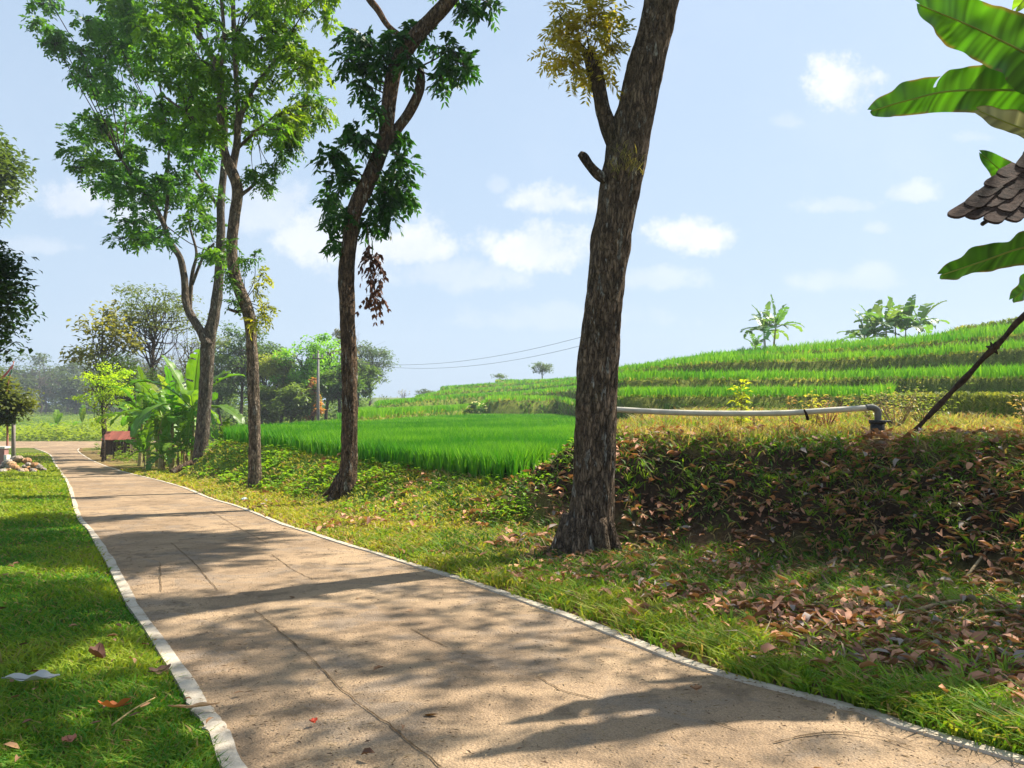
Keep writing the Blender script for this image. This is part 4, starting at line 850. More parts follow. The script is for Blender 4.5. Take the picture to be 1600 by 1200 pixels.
# hilltop clumps
hb = [(1195, 66, 2.6, 'leftmost group: banana with spread drooping leaves alone on the hill'), (1207, 65, 3.0, 'right stem of the lone banana pair on the hill, leaning right'), (1180, 67, 1.0, 'small banana sucker at the foot of the lone hill pair'),
      (1352, 64, 1.5, 'leftmost low banana of the big hilltop clump'), (1368, 63, 2.0, 'second banana from the left in the big hilltop clump'), (1385, 62, 2.7, 'tall banana left of centre in the big hilltop clump'), (1400, 64, 2.9, 'tallest banana in the centre of the big hilltop clump'),
      (1415, 62, 2.4, 'banana right of centre in the big hilltop clump'), (1432, 62, 2.8, 'rightmost banana of the hilltop clump with leaves reaching right')]
for i, (u, yy, h, lab) in enumerate(hb):
    banana_plant(P(u, 0, yy)[0], yy, h*.8, 10 if h > 1.2 else 6, lab, 'bananas on the hilltop', 2.8 if h > 1.2 else 1.5, .9, (.10, .22, .06), seed=60+i*3, tears=4, lean=((.12 if i in (1, 8) else rng.uniform(-.05, .05)), 0))
# the near plant at the right edge: the leaves reach into the picture
bx, by = 5.95, 6.6; bz = gz(bx, by)
BT = thing('banana_plant', (bx, by, bz), 'near banana plant at the right edge, its big glossy leaves reaching into the picture', 'banana plant')
sm = MB(); tube(sm, [(0, 0, -.1), (.03, 0, 1.2), (.05, 0, 2.6), (.02, 0, 3.0)], [.17, .14, .10, .06], 16, (.2, .2, .07), .12, sub=5); sm.build('stem', M_wood, BT)
def px_leaf(pts, W, colr, seed, roll=1.1, tears=0, yd=6.3, ruff=.03, fold=.25, w0=None):
    """leaf whose midrib follows points given as (u, v, depth)"""
    mb = MB(); n = 110; C = catmull(np.array([P(*p) for p in pts]), 12); s = np.r_[0, np.cumsum(np.linalg.norm(np.diff(C, axis=0), axis=1))]; sN = np.linspace(0, s[-1], n+1)
    pts_ = np.stack([np.interp(sN, s, C[:, k]) for k in range(3)], -1); ds = norm(np.gradient(pts_, axis=0)); r_ = np.random.default_rng(seed)
    t_ = np.linspace(0, 1, n+1); wp = W/2*np.minimum(1, np.power(np.clip(t_/.3, 0, 1), .5))*np.power(np.clip(1-np.power(t_, 3.2), 0, 1), .55)
    wp = np.maximum(wp, W*.02)
    tr = [set(r_.choice(np.arange(30, n-10), tears, replace=False)) if tears else set() for _ in range(2)]; m = 7
    view = np.array([0, 1., 0])
    for si, sg in enumerate((-1, 1)):
        V = []; 
        for i in range(n+1):
            up = np.array([0, 0, 1.]); S = np.cross(ds[i], view); S /= np.linalg.norm(S); N = np.cross(S, ds[i]); S = S*math.cos(roll)+N*math.sin(roll); N = np.cross(ds[i], S)
            if N[2] < 0: N = -N
            for k in range(m+1):
                q = k/m; wv = math.sin(i*.2+si*1.7)+.5*math.sin(i*.47+si)+.25*math.sin(i*.9)
                V.append(pts_[i]+sg*S*wp[i]*q*(1+.06*wv)+N*(fold*wp[i]*q*(1-.9*q))+N*ruff*wv*q*q+ds[i]*W*.1*q)
        V = np.array(V); Q = []
        for i in range(n):
            for k in range(m):
                if i in tr[si] and k >= 2: continue
                a = i*(m+1)+k; b = a+1; c = b+m+1; dd = a+m+1; Q.append((a, b, c, dd) if sg > 0 else (a, dd, c, b))
        vc = np.repeat(np.clip(1+.3*r_.normal(0, 1, (n+1, 1)), .45, 1.7), m+1, axis=0)*np.array(colr)*(1+.4*fbm(V[:, 0]*5, V[:, 2]*5, seed, 3))[:, None]
        rim = (np.tile(np.arange(m+1), n+1) == m) & (np.repeat(fbm(np.arange(n+1)*.17, np.zeros(n+1)+si*9+seed, 5, 3), m+1) > .0); vc[rim] = (.16, .11, .04)
        mb.add(V, Q, None, vc)
    o = mb.build('leaf', M_banana, BT, at=(bx, by, bz)); mr = MB(); tube(mr, pts_-np.array([0, 0, .008]), np.linspace(.018, .004, n+1), 8, (.26, .30, .06)); mr.build('midrib', M_banana, o, at=(bx, by, bz)); return o
gcol = (.05, .17, .008)
px_leaf([(1900, 330, 6.6), (1780, 210, 6.6), (1650, 110, 6.3), (1540, 50, 6.0), (1437, 6, 5.7)], .54, gcol, 1, roll=.5)
px_leaf([(1900, 330, 6.6), (1780, 180, 6.8), (1650, 145, 6.6), (1500, 140, 6.3), (1420, 155, 6.0), (1362, 172, 5.8)], .47, gcol, 2, roll=.75, tears=1)
px_leaf([(1900, 330, 6.6), (1800, 60, 6.7), (1700, -60, 6.7), (1620, -20, 6.9), (1590, 10, 7.0)], .5, (.14, .27, .02), 3, roll=.3)
px_leaf([(1900, 330, 6.6), (1800, 320, 7.9), (1690, 310, 8.0), (1600, 290, 7.9), (1534, 240, 7.8)], .44, gcol, 4, roll=.45)
px_leaf([(1900, 330, 6.6), (1800, 350, 6.2), (1700, 365, 6.0), (1600, 385, 5.9), (1540, 405, 5.8), (1472, 428, 5.7)], .46, gcol, 5, roll=.8)
px_leaf([(1900, 330, 6.6), (1800, 360, 6.9), (1700, 390, 6.8), (1640, 420, 6.7), (1583, 466, 6.6)], .42, gcol, 6, roll=.6)
px_leaf([(1900, 330, 6.6), (1790, 260, 6.0), (1680, 220, 5.9), (1600, 200, 5.9), (1530, 172, 6.0)], .34, (.34, .33, .26), 7, roll=1.15, tears=3)
px_leaf([(1900, 330, 6.6), (1840, 180, 6.9), (1720, 150, 6.9), (1600, 130, 6.9), (1530, 88, 6.9)], .24, (.33, .36, .2), 8, roll=1.0)
px_leaf([(1900, 330, 6.6), (2000, 100, 6.6), (2120, 60, 6.6), (2250, 150, 6.6)], .6, gcol, 9, roll=1.3)
px_leaf([(1900, 330, 6.6), (1950, 60, 7.6), (1980, -60, 8.4), (2000, -20, 9.0)], .6, gcol, 10, roll=1.0)

# ------------------------------------------------------------------ roof corner of dark tiles
ro = P(1600, 330, 6.9); RT = thing('tiled_roof', (7.2, 7.6, gz(7.2, 7.6)), 'dark weathered overlapping roof tiles jutting in at the right edge among banana leaves', 'roof')
def tile(c, wdt, ln, dirv, nrm, colr):
    mb = MB(); dirv = norm(np.array(dirv)); s = norm(np.cross(dirv, nrm)); nrm = np.cross(s, dirv); V = []; n = 7; prof = [(-.5, 0), (-.5, .72), (-.42, .88), (-.25, .97), (0, 1.0), (.25, .97), (.42, .88), (.5, .72), (.5, 0)]
    for z_ in (0, -.022):
        for (a, b) in prof: V.append(np.array(c)+s*a*wdt-dirv*b*ln+nrm*(z_+.05*wdt*(1-4*a*a)))
    k = len(prof); mbq = [(i, i+1, k+i+1, k+i) for i in range(k-1)]; tr_ = [(0, i, i+1) for i in range(1, k-1)]+[(k, k+i+1, k+i) for i in range(1, k-1)]
    return V, mbq, tr_
tip = P(1488, 356, 6.6); dirr = norm(P(1640, 235, 7.2)-tip); Nn = np.array([-.25, -.75, .6]); Nn = norm(Nn-dirr*(Nn@dirr))
mb = MB(); acr = norm(np.cross(Nn, dirr)); rr_ = random.Random(5)
acr = -acr if acr[2] > 0 else acr
pxm = 6.8/FPX
for cidx, (s0, n_t) in enumerate(((8, 9), (26, 9), (34, 9), (62, 8), (100, 7), (140, 6), (175, 5))):
    for row in range(n_t-1, -1, -1):
        c = tip+dirr*((s0+row*36+rr_.uniform(-6, 6))*pxm)+acr*(cidx*17*pxm)+Nn*(.02*(6-cidx)-.012*row*0+rr_.uniform(-.006, .006))
        g = rr_.uniform(.6, 1.35); V, q, t_ = tile(c+dirr*.2, rr_.uniform(.13, .16), rr_.uniform(.24, .3), dirr+rr_.uniform(-.16, .16)*acr, Nn-.10*dirr+rr_.uniform(-.1, .1)*acr, None); mb.add(V, q, t_, tuple(np.array((.05, .03, .024))*g))
tiles = mb.build('roof_tiles', M_wood, RT, smooth=False, at=tuple(RT.location))
mb = MB(); tube(mb, [P(1535, 350, 6.8), P(1700, 235, 7.45)], [.02, .035], 8, (.07, .055, .045)); tube(mb, [P(1700, 240, 7.5), (7.25, 7.65, gz(7.2, 7.6)-.1)], [.05, .06], 8, (.07, .055, .045))
mb.build('rafter', M_wood, RT, at=tuple(RT.location))

# leaning pole
pb = P(1416, 672, 10.6); pb[2] = gz(pb[0], pb[1])-.03; pt = P(1640, 452, 9.2)
mb = MB(); ptsp = []
for i in range(15):
    f = i/14; ptsp.append(pb*(1-f)+pt*f+np.array([.007*math.sin(i*2.1), 0, .006*math.cos(i*1.7)])*(0 < i < 14))
tube(mb, ptsp, [.035+.007*math.sin(i*2.3)+(.0) for i in range(15)], 10, (.06, .04, .03), .12, sub=4)
kn = pb*.36+pt*.64
for k in range(9):
    a = rng.normal(0, 1, 3); a /= np.linalg.norm(a); tube(mb, [kn, kn+a*.05, kn+a*.09], [.03, .022, .004], 6, (.045, .032, .026), .3)
tag(mb.build('leaning_pole', M_wood, at=tuple(pb)), 'thin dark crooked wooden pole leaning against the sky at right, with a knot', 'pole')

# ------------------------------------------------------------------ pipe
yp = 10.9; px0 = P(1370, 637, yp); pipe_g = gz(px0[0], yp)
PT = thing('water_pipe', (px0[0], yp, pipe_g), 'long pale pipe running level above the bank and bending down into a black fitting', 'pipe')
mb = MB(); tube(mb, [P(935, 639, yp+.5), P(965, 640, yp+.4), P(1040, 644, yp+.3), P(1120, 646, yp+.2), P(1220, 645.5, yp+.1), P(1300, 641, yp), P(1360, 637, yp)], [.041]*7, 16, (.52, .49, .41), .02, sub=6)
tube(mb, [P(935, 639, yp+.5), P(930, 645, yp+.6)+(0, .1, -.1), P(930, 690, yp+.7)], [.04]*3, 12, (.52, .49, .41), sub=6)
mb.build('pipe', M_plain, PT, at=tuple(PT.location))
mb = MB(); tube(mb, [P(1352, 637, yp), P(1364, 637, yp), P(1371, 642, yp), P(1372, 652, yp), P(1372, 662, yp)], [.044, .046, .047, .046, .044], 16, (.13, .13, .12), sub=5); mb.build('elbow', M_plain, PT, at=tuple(PT.location))
mb = MB(); e0 = P(1371, 658, yp); tube(mb, [e0, (e0[0], yp, pipe_g-.05)], [.095, .095], 18, (.018, .018, .02)); tube(mb, [e0+(0, 0, .015), e0-(0, 0, .035)], [.115, .115], 18, (.018, .018, .02))
tube(mb, [e0-(0, 0, .01), e0+(.17, -.02, 0), e0+(.2, -.02, -.03)], [.013, .013, .01], 8, (.02, .02, .02)); mb.build('fitting', M_plain, PT, at=tuple(PT.location))
mb = MB(); tb = P(1254, 645, yp); tube(mb, [tb+(.0, -.055, .05), tb+(.03, -.06, -.02), tb+(.06, -.03, -.09), tb+(.05, 0, -.06)], [.012, .02, .022, .006], 8, (.03, .02, .016), sub=3); mb.build('tie', M_wood, PT, at=tuple(PT.location))

# ------------------------------------------------------------------ single weeds on the bank top
def weed(name, u, y, h, label, c1, c2, n=26, leaf=.07, spread=.1, cat='plant', group=None, nst=1, sc_=(.22, .17, .08)):
    x = P(u, 0, y)[0]; z = gz(x, y); t = thing(name, (x, y, z), label, cat, group); sm = MB(); lm = MB()
    for s in range(nst):
        a = rng.uniform(0, 6.28); rr2 = 0 if nst == 1 else spread; tp = np.array([math.cos(a)*rr2, math.sin(a)*rr2, h*rng.uniform(.7, 1)])
        tube(sm, [(0, 0, -.03), tp*.5+rng.normal(0, .02, 3), tp], [.008, .006, .002], 5, sc_, sub=3)
        k = max(3, n//nst); f = rng.uniform(.15, 1, k)[:, None]; O = tp*f+rng.normal(0, .01, (k, 3)); az = rng.uniform(0, 6.28, k); D = np.stack([np.cos(az), np.sin(az), rng.uniform(-.3, .7, k)], -1)
        for q in range(k):
            if rng.random() < .5 and nst == 1: tube(sm, [O[q], O[q]+D[q]*.12], [.004, .002], 4, sc_)
        L = leaf*rng.uniform(.6, 1.4, k); leaf_cards(lm, O+D*(spread*.8*rng.random(k))[:, None], L, L*.5, D, mixc(c1, c2, rng.random(k)))
    sm.build('stem', M_wood, t); lm.build('foliage', M_leaf, t); return t
weed('tall_weed', 1157, 12.6, .86, 'yellow green leafy weed rising above the middle of the pipe', (.25, .34, .03), (.5, .52, .05), 110, .11, .13)
weed('tall_weed', 1236, 12.4, .85, 'dry brown stalk standing behind the pipe right of the green weed', (.3, .18, .1), (.45, .3, .17), 60, .05, .05)
weed('tall_weed', 1272, 12.8, .8, 'yellow tipped weed behind the pipe, left of the elbow', (.3, .32, .06), (.45, .42, .1), 90, .08, .12, nst=5)
weed('dry_shrub', 1290, 13.2, .62, 'reddish brown dry shrub behind the right half of the pipe', (.3, .15, .09), (.45, .26, .16), 220, .05, .28, 'shrub', nst=16, sc_=(.3, .15, .1))
weed('dry_shrub', 1400, 13.4, .72, 'feathery grey brown shrub right of the pipe elbow', (.25, .2, .1), (.4, .33, .18), 300, .05, .32, 'shrub', nst=20, sc_=(.3, .22, .14))
weed('green_shrub', 1440, 16.0, .8, 'low green shrub behind the foot of the leaning pole', (.1, .17, .04), (.25, .3, .06), 400, .08, .5, 'shrub', nst=22)
weed('green_shrub', 1370, 17.5, .75, 'pale green shrub just beyond the pipe elbow', (.12, .19, .05), (.26, .32, .08), 380, .08, .5, 'shrub', nst=22)
weed('tall_weed', 1180, 13.2, .5, 'short dry weed behind the pipe beside the green weed', (.4, .28, .15), (.5, .38, .2), 60, .05, .08, nst=4)
weed('tall_weed', 1600, 13.5, .7, 'dry weed at the right edge on the bank top', (.3, .2, .08), (.45, .32, .14), 100, .07, .15, nst=6)

# ------------------------------------------------------------------ utility poles and wires
def upole(x, y, top, label):
    z = gz(x, y); t = thing('utility_pole', (x, y, z), label, 'utility pole', 'utility poles'); H_ = top-z
    mb = MB(); tube(mb, [(0, 0, -.3), (0, 0, H_*.5), (0, 0, H_)], [.17, .14, .11], 12, (.2, .19, .18)); mb.build('post', M_plain, t)
    mb = MB(); box(mb, (0, -.12, H_-.5), (1.0, .1, .12), 0, (.15, .14, .13)); mb.build('crossarm', M_wood, t)
    for dx in (-.4, 0, .4):
        mb = MB(); zz = H_-.42 if dx else H_+.0; tube(mb, [(dx, -.12 if dx else 0, zz), (dx, -.12 if dx else 0, zz+.12), (dx, -.12 if dx else 0, zz+.3)], [.06, .1, .05], 8, (.3, .27, .25), sub=3); mb.build('insulator', M_plain, t)
    return t
pA = P(497, 552, 72); pB = P(932, 520, 46)
upole(pA[0], 72, pA[2], 'thin grey utility pole standing between the two vivid green trees of the wood')
upole(pB[0], 46, pB[2], 'utility pole hidden behind the thick near trunk')
pC = np.array([-75., 120, pA[2]])
def wire(a, b, sag, label, r=.012):
    mb = MB(); n = 24; pts = [a*(1-i/n)+b*(i/n)-np.array([0, 0, sag*4*(i/n)*(1-i/n)]) for i in range(n+1)]; tube(mb, pts, [r]*(n+1), 5, (.2, .2, .21)); tag(mb.build('power_line', M_plain, at=tuple(a)), label, 'power line', 'power lines')
wire(pA+(-.4, -.1, -.12), pB+(-.4, -.1, -.12), 1.35, 'upper thin power line sagging from the pole to the thick trunk')
wire(pA+(.4, -.1, -.12), pB+(.4, -.1, -.42), 1.5, 'lower thin power line sagging from the pole to the thick trunk')
wire(pA+(-.4, -.1, -.12), pC, 1.0, 'faint power line running left from the pole behind the trees')

# ------------------------------------------------------------------ small hut, logs, rocks, banners
hx, hy = P(190, 0, 50)[0], 50.0; hz = gz(hx, hy); HT = thing('small_hut', (hx, hy, hz), 'low dark wooden pen with a small red roof beside the road', 'hut')
mb = MB()
for i in range(15): box(mb, (-.65+i*.093, -.42+.01*(i % 2), .62), (.075, .03, .72+.05*math.sin(i*3)), 0, tuple(np.array((.10, .075, .055))*(.7+.5*((i*7) % 5)/5)))
for i in range(9): box(mb, (.66, -.36+i*.093, .62), (.03, .075, .7), 0, (.09, .07, .05)); box(mb, (-.68, -.36+i*.093, .62), (.03, .075, .7), 0, (.09, .07, .05))
mb.build('wall', M_wood, HT, smooth=False)
for sx in (-.68, .68):
    for sy in (-.42, .42): mb = MB(); box(mb, (sx, sy, .5), (.07, .07, 1.15), 0, (.14, .1, .07)); mb.build('post', M_wood, HT, smooth=False)
mb = MB()
for k in range(7):
    for s in (-1, 1):
        a = (k-3)*.23; v = [(a-.118, 0, 1.42), (a+.118, 0, 1.42), (a+.118, s*.68, 1.02), (a-.118, s*.68, 1.02)]; g = .8+.4*((k*5) % 3)/3
        v2 = [(p[0], p[1], p[2]-.03) for p in v]; mb.add(np.array(v+v2)+(0, 0, .012*(k % 2)), [(0, 1, 2, 3), (7, 6, 5, 4), (0, 4, 5, 1), (2, 6, 7, 3), (1, 5, 6, 2), (0, 3, 7, 4)], None, (.34*g, .11*g, .08*g))
rf = mb.build('roof', M_plain, HT, smooth=False); HT.scale = (1.15, 1.2, 1.3)
def log(u, v, u2, v2, yd, r, label, dz2=0):
    a = P(u, v, yd); a[2] = gz(a[0], a[1])+r*.7; b = P(u2, v2, yd+.6); mb = MB()
    tube(mb, [a, a*.6+b*.4+(0, 0, .02), b], [r, r*.95, r*.85], 14, (.22, .15, .10), .15, sub=6); tag(mb.build('log', M_bark, at=tuple(a)), label, 'log', 'cut logs by the bananas')
log(268, 738, 300, 722, 30.5, .13, 'pale cut log lying on the grass left of the forked trunk')
log(330, 708, 358, 684, 33.8, .12, 'pale cut log propped on the bank right of the forked trunk')
# rubble heap
rx = MB()
def rock(x, y, z, s, colr, lab, i):
    mb = MB(); n, m = 8, 6; V = []; r_ = np.random.default_rng(i); pl = norm(r_.normal(0, 1, (7, 3))); pd = r_.uniform(.6, .95, 7)
    U_ = [(0, 0, 1)]+[(math.cos(2*math.pi*k/n)*math.sin(math.pi*j/m), math.sin(2*math.pi*k/n)*math.sin(math.pi*j/m), math.cos(math.pi*j/m)) for j in range(1, m) for k in range(n)]+[(0, 0, -1)]
    U_ = np.array(U_); dd = U_@pl.T; sc2 = np.ones(len(U_))
    for k in range(7): sc2 = np.where(dd[:, k]*sc2 > pd[k], pd[k]/np.maximum(dd[:, k], .01), sc2)
    V = U_*sc2[:, None]*np.array(s); q = []; t_ = [(0, 1+k, 1+(k+1) % n) for k in range(n)]
    for j in range(m-2):
        for k in range(n): q.append((1+j*n+k, 1+(j+1)*n+k, 1+(j+1)*n+(k+1) % n, 1+j*n+(k+1) % n))
    L_ = len(U_)-1; t_ += [(L_, 1+(m-2)*n+(k+1) % n, 1+(m-2)*n+k) for k in range(n)]
    mb.add(V, q, t_, colr); o = mb.build('rubble_stone', M_stone, smooth=False); o.location = (x, y, z); o.rotation_euler = (0, 0, r_.uniform(0, 6)); return tag(o, lab, 'stone', 'rubble heap on the left verge')
cols_ = [(.42, .24, .13), (.36, .32, .29), (.34, .27, .22), (.45, .3, .18), (.28, .25, .23)]
cn = ['orange', 'grey', 'brown', 'tan', 'dark grey']
for i in range(46):
    a = rng.uniform(0, 6.28); q = rng.random()**.6; X_ = P(30, 0, 33)[0]+math.cos(a)*q*1.0; Y_ = 33+math.sin(a)*q*1.1; s = rng.uniform(.11, .24)
    rock(X_, Y_, gz(X_, Y_)+s*.3+.6*(1-q), (s, s*.8, s*.65), cols_[i % 5], f'{cn[i % 5]} broken stone in the rubble heap at left beside the road', i)
# banner post and grey post
def post(u, y, v_top, r, colr, label, name='post', cat='post'):
    x = P(u, 0, y)[0]; z = gz(x, y); t = P(u, v_top, y); mb = MB(); tube(mb, [(0, 0, -.1), (0, 0, (t[2]-z)*.5), (0, 0, t[2]-z)], [r, r, r*.9], 10, colr, .03); o = mb.build(name, M_plain, at=None); o.location = (x, y, z); return tag(o, label, cat)
post(21, 38, 640, .09, (.3, .25, .24), 'short grey round post standing beside the flag banner on the left verge')
fx, fy = P(10, 0, 36)[0], 36.0; fz = gz(fx, fy); FT = thing('flag_banner', (fx, fy, fz), 'pinkish bamboo banner pole with a red and green pennant at the left edge', 'banner')
mb = MB(); tube(mb, [(0, 0, -.1), (.05, 0, 1.8), (.0, 0, 3.6), (.35, 0, 5.1)], [.05, .045, .035, .02], 8, (.5, .2, .16), sub=5); mb.build('pole', M_wood, FT)
mb = MB()
for (c_, o1, o2) in (((.62, .13, .12), 0, .16), ((.65, .6, .55), .16, .22), ((.06, .28, .14), .22, .42)):
    n = 12; V = []
    for i in range(n+1):
        f = i/n; bp = np.array([.30-f*1.2, -.05+.05*math.sin(f*9), 4.95-f*1.5]); V += [bp-(0, 0, o1+.0), bp-(.03, 0, o2)]
    i = np.arange(n)*2; mb.add(V, np.stack([i, i+1, i+3, i+2], -1), None, c_); V2 = np.array(V)+(0, .012, 0); mb.add(V2, np.stack([i, i+2, i+3, i+1], -1), None, c_)
mb.build('pennant', M_plain, FT)
gx, gy = P(5, 0, 34.5)[0], 34.5; gz_ = gz(gx, gy); GT = thing('gate_pillar', (gx, gy, gz_), 'low red and white painted gate pillar behind the rubble heap', 'pillar')
mb = MB(); box(mb, (0, 0, .45), (.3, .3, 1.1), 0, (.36, .19, .17)); mb.build('body', M_plain, GT, smooth=False)
mb = MB(); box(mb, (0, 0, 1.03), (.4, .4, .09), 0, (.7, .66, .6)); box(mb, (.25, -.1, .3), (.12, .3, .8), 0, (.7, .66, .6)); mb.build('cap', M_plain, GT, smooth=False)
mb = MB(); box(mb, (-.7, .1, .4), (1.1, .2, .9), 0, (.16, .11, .08)); mb.build('wall', M_stone, GT, smooth=False)

# crops beyond the crossing road and bushes
mb = MB(); x, y = samp(60000, -1.0, -.12, 84, 250); dF = polyd(x, y, PF); k = (dF < -1); x, y = x[k], y[k]; z = terrain(x, y); n_ = fbm(x*.08, y*.08, 171, 3)
h = (.5+.5*rng.random(len(x)))*(1+.9*n_)*np.where(y < 110, 1.3, .7); az = rng.uniform(0, 6.28, len(x)); L = .4+.4*rng.random(len(x))
c = mixc((.06, .13, .02), (.24, .32, .05), .45+n_*1.2+rng.normal(0, .25, len(x)))
leaf_cards(mb, np.stack([x, y, z+h*rng.random(len(x))], -1), L, L*.5, np.stack([np.cos(az), np.sin(az), rng.uniform(-.1, .9, len(x))], -1), c)
tag(mb.build('field_crops', M_leaf), 'leafy green crops filling the low field beyond the crossing road', 'crops', kind='stuff')
# understory below the wood and by the bananas
mb = MB(); x, y = samp(26000, -.62, -.16, 36, 90); inf = terrain(x, y, True); z, d, dF = inf[0], inf[1], inf[2]
k = (dF < -.6) & (d > 1.0) & (x > np.interp(y, YS, XR)); n_ = fbm(x*.3, y*.3, 181, 3); k &= (n_+.5 > .45); x, y, z, n_ = x[k], y[k], z[k], n_[k]
az = rng.uniform(0, 6.28, len(x)); L = .15+.25*rng.random(len(x)); c = mixc((.05, .11, .02), (.2, .28, .04), .4+n_+rng.normal(0, .25, len(x)))
leaf_cards(mb, np.stack([x, y, z+(.2+1.3*np.clip(n_+.2, 0, 1))*rng.random(len(x))], -1), L, L*.5, np.stack([np.cos(az), np.sin(az), rng.uniform(-.1, .9, len(x))], -1), c)
tag(mb.build('undergrowth', M_leaf), 'tangled green undergrowth around the bananas and below the wood', 'undergrowth', kind='stuff')

def wood_mass(name, label, n, t0, t1, y0, y1, hfun, leaf, c1, c2):
    mb = MB(); x, y = samp(n, t0, t1, y0, y1); z = zb(y); H_ = hfun(x, y); q = rng.random(len(x)); az = rng.uniform(0, 6.28, len(x)); L = leaf*rng.uniform(.6, 1.3, len(x))
    leaf_cards(mb, np.stack([x, y, z+q*H_], -1), L, L*.6, np.stack([np.cos(az), np.sin(az), rng.uniform(-.5, .5, len(x))], -1), mixc(c1, c2, rng.random(len(x))*.6+.6*fbm(x*.15, y*.15+q*3, 5, 3)+.2), curl=.15)
    tag(mb.build(name, M_leaf), label, 'wood', kind='stuff')
wood_mass('distant_wood', 'hazy mass of the far wood closing the low fields on the left', 16000, -.78, -.36, 262, 300, lambda x, y: 13+7*fbm(x*.05, y*.05, 201, 4), 1.5, (.04, .08, .045), (.1, .15, .07))
wood_mass('wood_understory', 'tangled lower growth between the trunks of the wood behind the paddy', 9000, -.40, -.185, 104, 122, lambda x, y: 6.5+5*fbm(x*.12, y*.12, 205, 4), .6, (.05, .11, .03), (.14, .22, .06))
# ------------------------------------------------------------------ single fallen leaves in the foreground
def big_leaf(u, v, L, W, az, colr, label, curl=.12, lift=.05, tilt=.0, name='fallen_leaf', dip=.0):
    x, y = unroad(u, v); z = max(gz(x, y), float(zb(y)))+lift; mb = MB(); n, m = 14, 4; V = []
    for i in range(n+1):
        s = i/n; wdt = W/2*math.sin(math.pi*min(1, s*.92+.04))**.75
        for k in range(-m, m+1):
            q = k/m; V.append((s*L-L/2, q*wdt*(1+.08*math.sin(i*2.1)), curl*L*(s-.5)**2*2+abs(q)**1.5*wdt*(.5+.3*math.sin(i*.9))+q*wdt*tilt))
    V = np.array(V); w_ = 2*m+1; Q = [(i*w_+k, i*w_+k+1, (i+1)*w_+k+1, (i+1)*w_+k) for i in range(n) for k in range(2*m)]
    mb.add(V, Q, None, colr); tube(mb, [(-L/2-.05*L, 0, .02), (0, 0, .004), (L/2, 0, curl*L*.5+.002)], [.004, .003, .0015], 5, tuple(np.array(colr)*.7), sub=3)
    o = mb.build(name, M_litter); o.location = (x, y, z); o.rotation_euler = (0, 0, az); return tag(o, label, 'leaf', 'single fallen leaves')
big_leaf(50, 1085, .30, .11, R(8), (.42, .42, .40), 'big silvery grey leaf lying on the grass at the left edge', lift=.06)
big_leaf(178, 1130, .16, .10, R(190), (.50, .16, .05), 'curled rusty orange leaf on the grass near the bottom left', curl=.5, lift=.05, tilt=.4)
big_leaf(152, 1045, .14, .10, R(100), (.10, .045, .03), 'crumpled dark brown leaf on the lawn', curl=.9, lift=.05, tilt=.5)
big_leaf(305, 1118, .25, .045, R(12), (.50, .29, .14), 'long tan folded leaf lying across the left white line', curl=.1, lift=.045)
big_leaf(108, 1182, .09, .06, R(130), (.40, .15, .09), 'small reddish leaf on the grass at the very bottom left', lift=.045)
big_leaf(250, 1060, .13, .05, R(40), (.16, .09, .06), 'dark folded leaf at the lawn edge beside the white line', curl=.5, lift=.04, tilt=.5)
big_leaf(1285, 742, .001, .001, 0, (.5, .2, .1), 'x') if False else None
for (u, v, L, a, c_, lab) in ((840, 935, .09, 20, (.22, .05, .045), 'dark red curled leaf at the edge of the grass below the thick trunk'), (862, 932, .08, 140, (.30, .07, .06), 'glossy red leaf beside the dark curled one below the thick trunk'), (1088, 1085, .07, 10, (.3, .16, .08), 'small brown leaf on the road near the right white line'), (490, 1137, .05, 60, (.55, .08, .04), 'tiny red leaf scrap on the road near the bottom')):
    big_leaf(u, v, L, L*.6, R(a), c_, lab, curl=.5, lift=.03, tilt=.3)
# dry fronds and sticks low on the bank at right
def stick(u, v, u2, v2, yd, yd2, r, colr, label, name='dry_stick', cat='stick'):
    a = P(u, v, yd); b = P(u2, v2, yd2); a[2] = gz(a[0], a[1])+.05; b[2] = gz(b[0], b[1])+.06+r; mb = MB(); mid = (a+b)/2; mid[2] = max(mid[2], gz(mid[0], mid[1])+.05)+.02
    tube(mb, [a, mid+rng.normal(0, .015, 3), b], [r, r*.9, r*.4], 7, colr, .15, sub=5); tag(mb.build(name, M_wood, at=tuple(a)), label, cat, 'dry sticks on the verge')
stick(1505, 895, 1548, 862, 7.2, 7.6, .014, (.34, .27, .16), 'short tan stick on the bank near the right edge')
stick(1400, 985, 1530, 940, 6.0, 6.4, .02, (.3, .22, .13), 'long dry brown frond stem lying low on the bank at right')
stick(1490, 975, 1600, 955, 6.0, 6.0, .014, (.36, .27, .15), 'pale dry stalk below the frond stem at the right edge')
stick(1285, 890, 1296, 925, 7.6, 7.2, .012, (.33, .22, .14), 'forked dry twig at the foot of the bank')
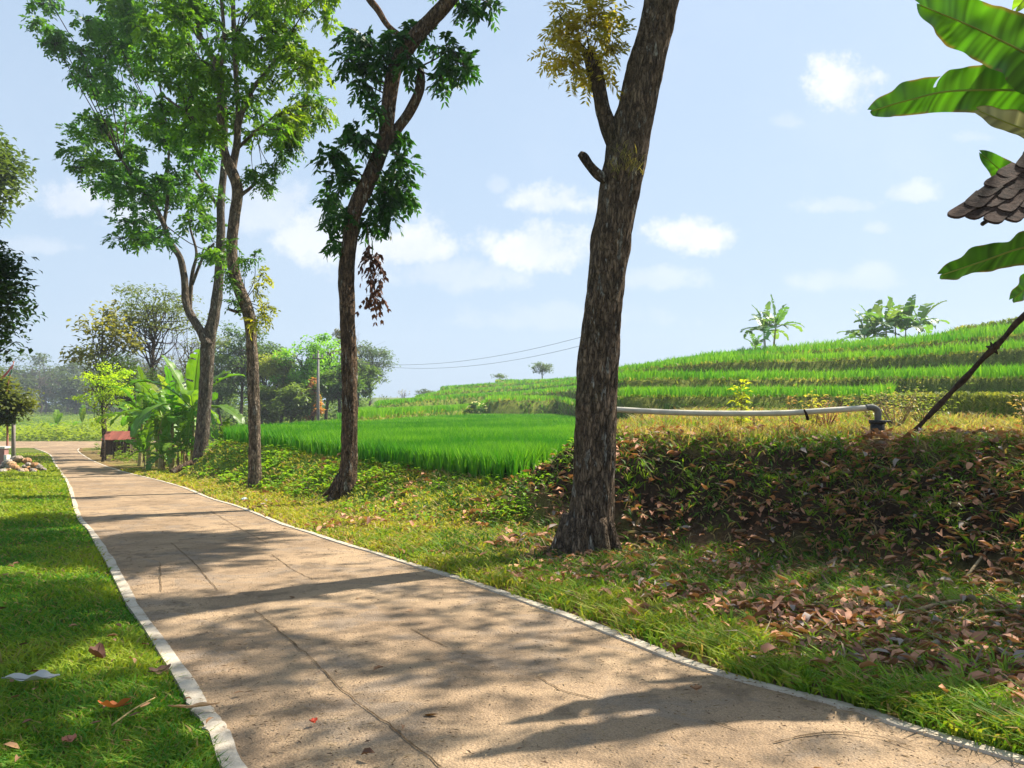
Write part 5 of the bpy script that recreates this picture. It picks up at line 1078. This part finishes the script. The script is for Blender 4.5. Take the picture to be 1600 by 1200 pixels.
stick(1365, 930, 1400, 915, 6.9, 7.0, .014, (.4, .33, .22), 'short pale stalk among leaves at the bank foot')
x0, y0 = unroad(175, 1165); x1_, y1_ = unroad(242, 1122)
mb = MB(); a = np.array([x0, y0, gz(x0, y0)+.07]); b = np.array([x1_, y1_, gz(x1_, y1_)+.08]); tube(mb, [a, (a+b)/2+(0, 0, .01), b], [.005, .004, .003], 6, (.42, .32, .14), sub=3); tag(mb.build('dry_stick', M_wood, at=tuple(a)), 'thin straw coloured stalk lying on the bottom left grass', 'stick', 'dry sticks on the verge')
# plastic litter
x0, y0 = unroad(382, 786); z0 = gz(x0, y0); mb = MB(); n = 60; v = norm(rng.normal(0, 1, (n, 3)))
U8 = []; 
for j in range(7):
    for k in range(10):
        a = 2*math.pi*k/10; r_ = .13*(.7+.5*mnoise.noise(Vector((math.cos(a)*2, math.sin(a)*2, j*.9)))); U8.append((r_*math.cos(a)*math.sin(math.pi*(j+.2)/7), r_*math.sin(a)*math.sin(math.pi*(j+.2)/7), .09+.09*math.cos(math.pi*(j+.2)/7)))
i8 = np.arange(70).reshape(7, 10); n8 = np.roll(i8, -1, axis=1); mb.add(U8, np.stack([i8[:-1], i8[1:], n8[1:], n8[:-1]], -1).reshape(-1, 4), None, (.5, .58, .56)); o = mb.build('plastic_cup', M_plain, smooth=False); o.location = (x0, y0, z0+.02); o.scale = (.75, .6, .45); tag(o, 'crumpled clear plastic litter on the verge below the slender trunk', 'litter')

# ------------------------------------------------------------------ air
hm = bpy.data.materials.new('haze'); hm.use_nodes = True; ht = NT(hm.node_tree); ht.n.clear()
ho = ht.new('ShaderNodeOutputMaterial'); hv = ht.new('ShaderNodeVolumePrincipled'); hv.inputs['Color'].default_value = (.82, .9, 1, 1); hv.inputs['Density'].default_value = .0006; hv.inputs['Anisotropy'].default_value = .3
ht.link(hv.outputs[0], ho.inputs['Volume'])
mb = MB(); box(mb, (-40, 130, 12), (420, 360, 34)); o = mb.build('haze', hm, smooth=False); tag(o, kind='stuff')
